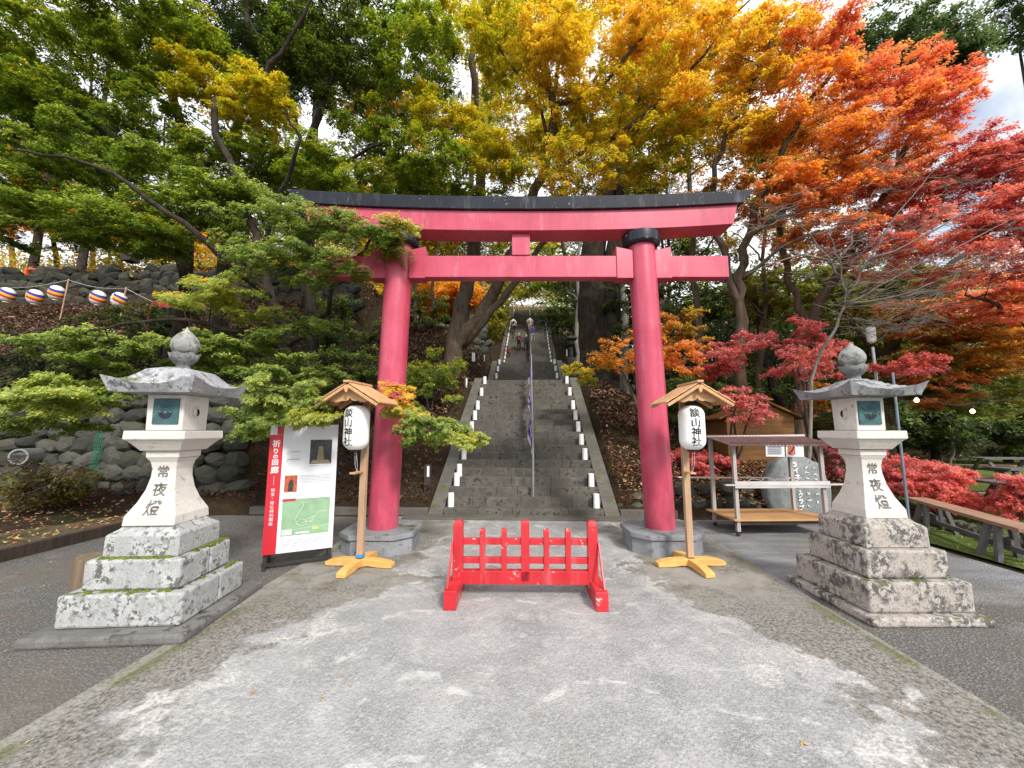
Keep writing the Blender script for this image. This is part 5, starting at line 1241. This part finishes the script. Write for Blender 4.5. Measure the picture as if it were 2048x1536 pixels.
# --- small maples and shrubs
def shrub(name, label, cat, x, yb, D, blobs, leaf=.04, R=.26, dens=.9, templ='s3', bark_='bark_brown', stems=3, group=None, r=.03, flat=.25, twig=2):
    T = Tree(name, label, cat, bark_, group); b = gpt(x, yb, D, -.05); bx, by = blobs[0][0], blobs[0][1]
    for i in range(stems):
        e = A_(bx+random.uniform(-.5, .5)*blobs[0][3], by+random.uniform(-.2, .5)*blobs[0][4], blobs[0][2]); m = b.lerp(e, .5)+Vector((random.uniform(-.15, .15), random.uniform(-.1, .1), .05))
        T.limb([b+Vector((random.uniform(-.06, .06), 0, 0)), m, e], r, r*.35, 7, .02)
    T.pads(blobs, templ, leaf, R, dens, flat, twig, .8); T.done()
shrub('maple_tree', 'small orange maple between the stairs and the right pillar', 'tree', 1330, 880, 8.8, [(1270, 710, 8.8, 80, 45, 12, 'orange', 'oliveor'), (1370, 710, 8.6, 50, 50, 8, 'orange', 'redor'), (1190, 740, 9.4, 55, 30, 6, 'ygreen', 'gold'), (1300, 660, 9.4, 100, 25, 7, 'oliveor', 'orange'), (1400, 650, 9.4, 40, 35, 4, 'oliveor', 'gold')], .046, .26, r=.05)
shrub('maple_tree', 'small crimson maple above the wooden hut', 'tree', 1470, 950, 8.6, [(1490, 810, 8.0, 58, 42, 9, 'pink', 'crimson'), (1460, 700, 8.8, 75, 40, 9, 'crimson', 'pink'), (1430, 740, 8.8, 40, 30, 4, 'crimson')], .040, .26, r=.04)
shrub('maple_tree', 'small pink red maple left of the right stone lantern jewel', 'tree', 1640, 900, 8.8, [(1630, 720, 8.4, 90, 42, 12, 'pink', 'crimson'), (1580, 670, 9, 60, 30, 5, 'crimson'), (1790, 730, 8.8, 70, 30, 8, 'crimson', 'red'), (1640, 790, 8.8, 25, 35, 4, 'oliveor', 'orange')], .040, .28, r=.05)
shrub('azalea_shrub', 'bright red round shrub on the lawn behind the right stone lantern', 'shrub', 1885, 1040, 7.4, [(1880, 975, 7.4, 56, 38, 20, 'red', 'pink'), (1885, 940, 7.4, 30, 14, 5, 'red', 'pink'), (1915, 1012, 7.2, 36, 8, 4, 'red')], .030, .22, 1.0, stems=7, r=.012, group='red shrubs on the lawn')
shrub('azalea_shrub', 'red shrub at the far right edge beside the low bench', 'shrub', 2040, 1060, 6.6, [(2055, 1005, 6.6, 40, 38, 12, 'red', 'crimson'), (2055, 955, 6.6, 26, 14, 4, 'pink')], .030, .22, 1.0, stems=6, r=.012, group='red shrubs on the lawn')
shrub('azalea_shrub', 'dull crimson shrub directly behind the right stone lantern', 'shrub', 1790, 1010, 8.6, [(1780, 950, 8.6, 60, 50, 20, 'crimson', 'red')], .036, .28, .9, stems=6, r=.012, group='red shrubs on the lawn')
shrub('azalea_shrub', 'low dark red shrub between the right pillar and the hut', 'shrub', 1400, 960, 8.6, [(1400, 925, 8.6, 70, 25, 14, 'crimson', 'red'), (1690, 915, 9.0, 60, 45, 12, 'crimson', 'brown')], .036, .26, .9, stems=4, r=.012, group='red shrubs on the lawn')
# evergreen undergrowth on both banks
for x, y, D, rx, ry, n, pal, tp, lb in (
    (680, 660, 10.5, 110, 60, 16, 'dark', 'green', 'dark green bush on the bank left of the left pillar'), (860, 740, 10.5, 60, 50, 10, 'green', 'ygreen', 'bright green bush right of the left pillar beside the stairs'),
    (700, 760, 9.0, 100, 70, 16, 'dark', 'green', 'dark green bush behind the left lantern stand'), (300, 640, 11, 140, 40, 14, 'dark', 'green', 'dark green bush below the striped lanterns'),
    (1390, 800, 10.5, 110, 50, 15, 'dark', 'green', 'dark green bush behind the right lantern stand'), (1640, 850, 11.0, 120, 50, 15, 'dark', 'olive', 'dark bush behind the carved boulder'),
    (1580, 760, 12.5, 140, 60, 18, 'dark', 'green', 'deep green bush up the right bank'), (1290, 600, 13.5, 80, 90, 16, 'dark', 'green', 'dark evergreen bush behind the right pillar'), (1400, 560, 13.5, 100, 90, 18, 'dark', 'green', 'dark evergreen bush under the right end of the tie beam'),
    (1110, 640, 24, 35, 35, 10, 'dark', 'green', 'small dark pine like bush at the top right of the stairs'), (985, 640, 21, 30, 40, 9, 'olive', 'ygreen', 'yellow green bush left of the upper stairs'), (80, 700, 8.6, 120, 60, 12, 'dark', None, 'shaded dark bush on top of the left stone wall'),
    (100, 960, 6.8, 60, 40, 6, 'olive', 'brown', 'thin brownish weeds at the foot of the left stone wall')):
    shrub('evergreen_bush', lb, 'bush', x, y+ry, D, [(x, y, D, rx, ry, n, pal, tp)], .055 if D < 12 else .09, .4 if D < 15 else .6, .8, 'k', 'bark_dark', 3, 'evergreen bushes on the banks', .02, .35, 1)
shrub('evergreen_bush', 'green bush on the ledge behind the leaning maple', 'bush', 830, 640, 17.5, [(840, 620, 17.5, 70, 40, 8, 'dark', 'green')], .08, .5, .8, 'k', 'bark_dark', 3, 'evergreen bushes on the banks', .02, .35, 1)
print('near', STAT)
# --- background wood
def bgtree(x, yb, D, blobs, label, kind='b', leaf=.16, r=.22, R=1.0, name='forest_tree', bark_='bark_dark', dens=.8, lean=0):
    T = Tree(name, label, 'tree', bark_, 'trees of the wood behind'); b = gpt(x, yb, D); tx, ty = blobs[0][0], blobs[0][1]
    e = A_(tx, ty-blobs[0][4]*.6, D); T.limb([b, b.lerp(e, .35)+Vector((lean, 0, 0)), b.lerp(e, .7)+Vector((lean*.6, 0, 0)), e], r, r*.25, 9, .05)
    T.pads(blobs, kind, leaf, R, dens, .3, 1, .8); T.done()
B_ = [
 (120, 540, 21, [(110, 420, 19, 170, 60, 34, 'orange', 'yellow'), (60, 330, 20, 120, 60, 18, 'oliveor', 'ygreen')], 'orange and yellow maple behind the far left terrace', 'k', .13),
 (330, 540, 20, [(330, 470, 19, 100, 50, 22, 'gold', 'orange'), (210, 450, 19, 110, 50, 22, 'ygreen', 'yellow')], 'golden maple beside the terrace lantern', 'k', .13),
 (250, 560, 26, [(250, 300, 24, 150, 90, 22, 'dark', 'green')], 'dark tree behind the gap of sky at upper left', 'k', .18),
 (700, 640, 22, [(700, 590, 20, 80, 50, 20, 'gold', 'ygreen'), (690, 430, 22, 140, 60, 18, 'ygreen', 'orange')], 'yellow maple left of the left pillar', 'k', .13),
 (900, 600, 26, [(890, 590, 24, 70, 40, 18, 'orange', 'gold'), (860, 460, 26, 120, 60, 18, 'ygreen', 'orange')], 'orange maple right of the left pillar above the wall', 'k', .14),
 (960, 610, 34, [(1000, 560, 34, 90, 50, 16, 'ygreen', 'yellow'), (1040, 470, 34, 120, 60, 16, 'ygreen', 'gold')], 'yellow green maple behind the top of the stairs', 'k', .18),
 (1150, 610, 33, [(1120, 560, 33, 80, 50, 14, 'green', 'ygreen'), (1130, 480, 33, 90, 60, 12, 'green', 'gold')], 'green maple right of the top of the stairs', 'k', .18),
 (1310, 620, 22, [(1330, 460, 22, 100, 60, 16, 'dark', 'oliveor'), (1320, 370, 22, 80, 50, 12, 'oliveor', 'orange')], 'tree with sparse orange leaves behind the right pillar top', 'k', .14),
 (1450, 640, 24, [(1450, 440, 24, 120, 80, 20, 'olive', 'oliveor'), (1450, 600, 20, 120, 60, 22, 'dark', 'green')], 'olive tree behind the orange maple', 'k', .15),
 (1600, 660, 22, [(1600, 590, 18, 140, 60, 26, 'olive', 'green'), (1560, 480, 22, 120, 60, 18, 'oliveor', 'olive')], 'olive green tree in the wood behind the bare tree', 'k', .14),
 (1780, 700, 24, [(1790, 560, 22, 140, 80, 26, 'green', 'olive'), (1800, 660, 22, 110, 50, 14, 'olive', 'green')], 'green tree in the wood behind the right stone lantern', 'k', .15),
 (1960, 740, 24, [(1970, 560, 22, 120, 80, 16, 'redor', 'oliveor'), (1960, 690, 22, 120, 60, 18, 'olive', 'oliveor')], 'orange olive tree at the back of the lawn', 'k', .15),
 (1870, 880, 20, [(1850, 850, 18, 110, 50, 26, 'dark', 'green'), (1900, 810, 19, 90, 40, 12, 'olive', 'green')], 'dense low green tree at the back of the lawn', 'k', .12),
 (2010, 880, 20, [(2030, 850, 19, 80, 60, 22, 'dark', 'green'), (2040, 770, 19, 70, 50, 12, 'olive', 'green')], 'dense low green tree at the right back of the lawn', 'k', .12),
 (1720, 860, 18, [(1700, 830, 17, 110, 60, 24, 'dark', 'green')], 'dense dark tree behind the carved boulder', 'k', .12),
 (1760, 640, 26, [(1800, 90, 21, 150, 90, 30, 'grey_green'), (1900, 110, 21, 60, 60, 9, 'grey_green')], 'tall grey green evergreen at the top right', 'k', .15),
 (2040, 640, 26, [(2040, 40, 24, 90, 60, 12, 'conifer', 'grey_green')], 'dark evergreen at the top right corner', 'k', .17),
 (540, 560, 24, [(560, 100, 20, 150, 100, 26, 'dark'), (560, 320, 20, 130, 70, 20, 'dark', 'green'), (700, 190, 20, 120, 60, 9, 'dark', 'green')], 'dark evergreen crown behind the upper left maples', 'k', .15),
 (800, 560, 24, [(760, 60, 18, 110, 70, 10, 'dark', 'green'), (800, 360, 18, 100, 60, 10, 'green', 'oliveor')], 'dark evergreen crown between the green and gold maples', 'k', .15),
 (40, 560, 26, [(20, 120, 22, 160, 120, 18, 'dark', 'green')], 'dark evergreen crown at the far upper left', 'k', .18),
 (200, 560, 28, [(180, 60, 24, 130, 70, 10, 'dark', 'green')], 'dark evergreen crown behind the upper left sprays', 'k', .18),
 (1175, 600, 30, [(1060, 250, 30, 170, 110, 26, 'ygreen', 'gold'), (1040, 60, 30, 190, 100, 28, 'ygreen', 'gold')], 'tall yellow green tree far behind the leaning maple', 'k', .22),
 (1330, 600, 30, [(1330, 230, 30, 150, 110, 22, 'olive', 'gold'), (1330, 40, 30, 170, 90, 24, 'gold', 'orange')], 'tall olive tree far behind the right gate pillar', 'k', .22),
 (1560, 640, 30, [(1560, 250, 30, 150, 120, 22, 'oliveor', 'redor'), (1700, 360, 28, 130, 90, 18, 'oliveor', 'redor')], 'orange olive tree far behind the right maples', 'k', .22),
 (760, 600, 30, [(780, 240, 30, 150, 110, 20, 'dark', 'olive'), (640, 400, 28, 130, 80, 18, 'dark', 'green')], 'tall dark tree far behind the left gate pillar', 'k', .22),
 (320, 560, 30, [(330, 300, 30, 170, 110, 20, 'dark', 'olive'), (120, 300, 30, 150, 110, 20, 'dark', 'green')], 'tall dark tree far behind the upper left sprays', 'k', .22),
]
for a in B_: bgtree(a[0], a[1], a[2], a[3], a[4], a[5], a[6], .20, .8 if a[2] < 25 else (1.1 if a[6] < .2 else 1.5))
# slim trunks standing in the wood
for i, (x, y, D, r, h, lean, bk, lb) in enumerate(((745, 640, 19, .12, 9, .3, 'bark_brown', 'slim trunk between the left pillar and the leaning maple'), (700, 640, 18, .13, 9, -.2, 'bark_pale', 'mottled pale trunk left of the left pillar'),
    (1405, 850, 11.5, .13, 11, .1, 'bark_brown', 'straight brown trunk right of the right pillar'), (1318, 700, 19, .14, 10, .2, 'bark_brown', 'slim trunk behind the right pillar'), (1370, 600, 24, .2, 13, 1.5, 'bark_dark', 'leaning dark trunk above the right pillar cap'),
    (1150, 640, 22, .16, 10, .4, 'bark_pale', 'pale slim trunk right of the upper stairs'), (965, 640, 24, .13, 8, .1, 'bark_pale', 'pale slim trunk left of the upper stairs'), (860, 640, 18.5, .10, 8, .4, 'bark_dark', 'thin dark trunk on the terrace right of the left pillar'),
    (830, 640, 18.8, .12, 8, -.3, 'bark_dark', 'thin forked trunk just right of the left pillar'), (1585, 760, 12, .18, 6, -.9, 'bark_dark', 'crooked black trunk left of the bare tree'), (1905, 930, 17, .07, 4, .3, 'bark_pale', 'thin pale trunk at the back of the lawn'),
    (1520, 800, 11.5, .10, 8, .6, 'bark_brown', 'thin curved brown trunk beside the orange maple'), (1250, 740, 16, .2, 9, .1, 'bark_pale', 'greyish trunk beside the massive double trunk'))):
    T = Tree('tree_trunk', lb, 'tree', bk, 'slim trunks in the wood'); b = gpt(x, y, D)
    T.limb([b, b+Vector((lean*.2, 0, h*.3)), b+Vector((lean*.8, .2, h*.65)), b+Vector((lean, 0, h))], r, r*.4, 9, .06)
    for q in range(5):
        z = h*random.uniform(.45, .95); p = b+Vector((lean*z/h, 0, z)); e = p+Vector((random.choice((-1, 1))*random.uniform(.6, 1.8), random.uniform(-.5, .5), random.uniform(.4, 1.3))); T.limb([p, p.lerp(e, .5)+Vector((0, 0, .1)), e], r*.35, .012, 5, .04)
    T.pads([(pr_[0], pr_[1], D, 70, 40, 5, random.choice(('olive', 'green', 'oliveor'))) for pr_ in ((x+lean*F/D, max(60, 860-(b.z+h-EYE)/D*F)),)], 'k', .10, .6, .7, .25, 1, .8); T.done()
# --- far woods on the hill
def mass(name, label, n, fn, leaf, pal, cat=None):
    P = fn(n); S = leaf*(.6+.8*RNG.random(n)); N = np.stack([RNG.normal(size=n)*.6, RNG.normal(size=n)*.6-.3, np.ones(n)], 1)
    o = leaf_mesh(name, P, S, N, colours(pal, n), 'k', None, 'leaf'); o['kind'] = 'stuff'; return o
def wood_fn(x0, x1, y0, y1, hmin, hmax, gap=.0):
    def f(n):
        c = int(n/260); cx_ = RNG.uniform(x0, x1, c); cy_ = RNG.uniform(y0, y1, c); cz = HZ(cx_, cy_)+RNG.uniform(hmin, hmax, c); k = RNG.integers(0, c, n)
        d = RNG.normal(size=(n, 3))*np.array([1.3, 1.3, .55])
        return np.stack([cx_[k], cy_[k], cz[k]], 1)+d
    return f
mass('far_wood', '', 34000, wood_fn(-36, -8, 19, 26, .1, 3.5), .15, 'ygreen')
mass('far_wood', '', 12000, wood_fn(-34, -8, 19, 25, .1, 3), .15, 'orange')
mass('far_wood', '', 100000, wood_fn(-40, -4, 30, 50, .3, 14), .27, 'dark')
mass('far_wood', '', 50000, wood_fn(-20, 14, 50, 62, 0, 14), .30, 'ygreen')
mass('far_wood', '', 14000, wood_fn(-14, -2.5, 26, 44, .5, 8), .22, 'olive')
mass('far_wood', '', 9000, wood_fn(-34, -4, 24, 34, .5, 5), .17, 'oliveor')
mass('far_wood', '', 100000, wood_fn(3.5, 30, 24, 46, .3, 10), .27, 'dark')
mass('far_wood', '', 80000, wood_fn(16, 70, 26, 46, .3, 11), .28, 'olive')
mass('far_wood', '', 9000, wood_fn(20, 60, 24, 40, 3, 9), .20, 'redor')
# --- undergrowth and litter
def scatter(n, x0, x1, y0, y1, lift=.02, excl=True):
    x = RNG.uniform(x0, x1, n); y = RNG.uniform(y0, y1, n)
    if excl:
        m = (abs(x-SX) > 1.85); x, y = x[m], y[m]
    return np.stack([x, y, HZ(x, y)+lift+RNG.random(len(x))*.03], 1)
def litter(name, P, s, pal, tmpl='k', nz_=.35):
    n = len(P); N = np.stack([RNG.normal(size=n)*nz_, RNG.normal(size=n)*nz_, np.ones(n)], 1)
    o = leaf_mesh(name, P, s*(.6+.8*RNG.random(n)), N, colours(pal, n), tmpl, None, 'litter'); o['kind'] = 'stuff'
litter('leaf_litter', scatter(26000, -13, -1.9, 7.5, 16, .12), .055, 'brown', 'k', .5)
litter('leaf_litter', scatter(22000, 1.7, 9, 7.9, 16, .12), .055, 'brown', 'k', .5)
litter('leaf_litter', scatter(40000, -22, -2.2, 10, 19, .16), .085, 'litter2', 'k', .6)
litter('leaf_litter', scatter(16000, 1.8, 9, 10, 19, .16), .08, 'litter2', 'k', .6)
litter('leaf_litter', scatter(9000, -15, -6, 8.3, 12, .2), .07, 'dark', 'k', .6)
litter('leaf_litter', scatter(2500, 1.6, 5.2, 7.5, 9.2, .12), .045, 'fallen', 'k', .3)
q = scatter(1600, -10, -6.4, 3.0, 7.4, .03); litter('leaf_litter', q, .04, 'fallen')
q = scatter(130, -6, 5, 1.4, 7, .012, False); q[:, 2] = .014; litter('fallen_leaves', q, .022, 'fallen', 's5', .12)
q = scatter(110, -6.2, -2.7, 2.0, 7, .012, False); q[:, 2] = .014; litter('fallen_leaves', q, .024, 'fallen', 's5', .12)
x = RNG.uniform(5.6, 30, 26000); y = RNG.uniform(3, 21, 26000); P = np.stack([x, y, np.full(len(x), .03)], 1)
n = len(P); N = np.stack([RNG.normal(size=n), RNG.normal(size=n), RNG.normal(size=n)*.3], 1)
g_ = leaf_mesh('grass', P, .035*(.5+RNG.random(n)), N, colours('pale', n)*np.array([.75, .8, .6]), 'b', None, 'leaf'); g_['kind'] = 'stuff'
print('all', STAT)
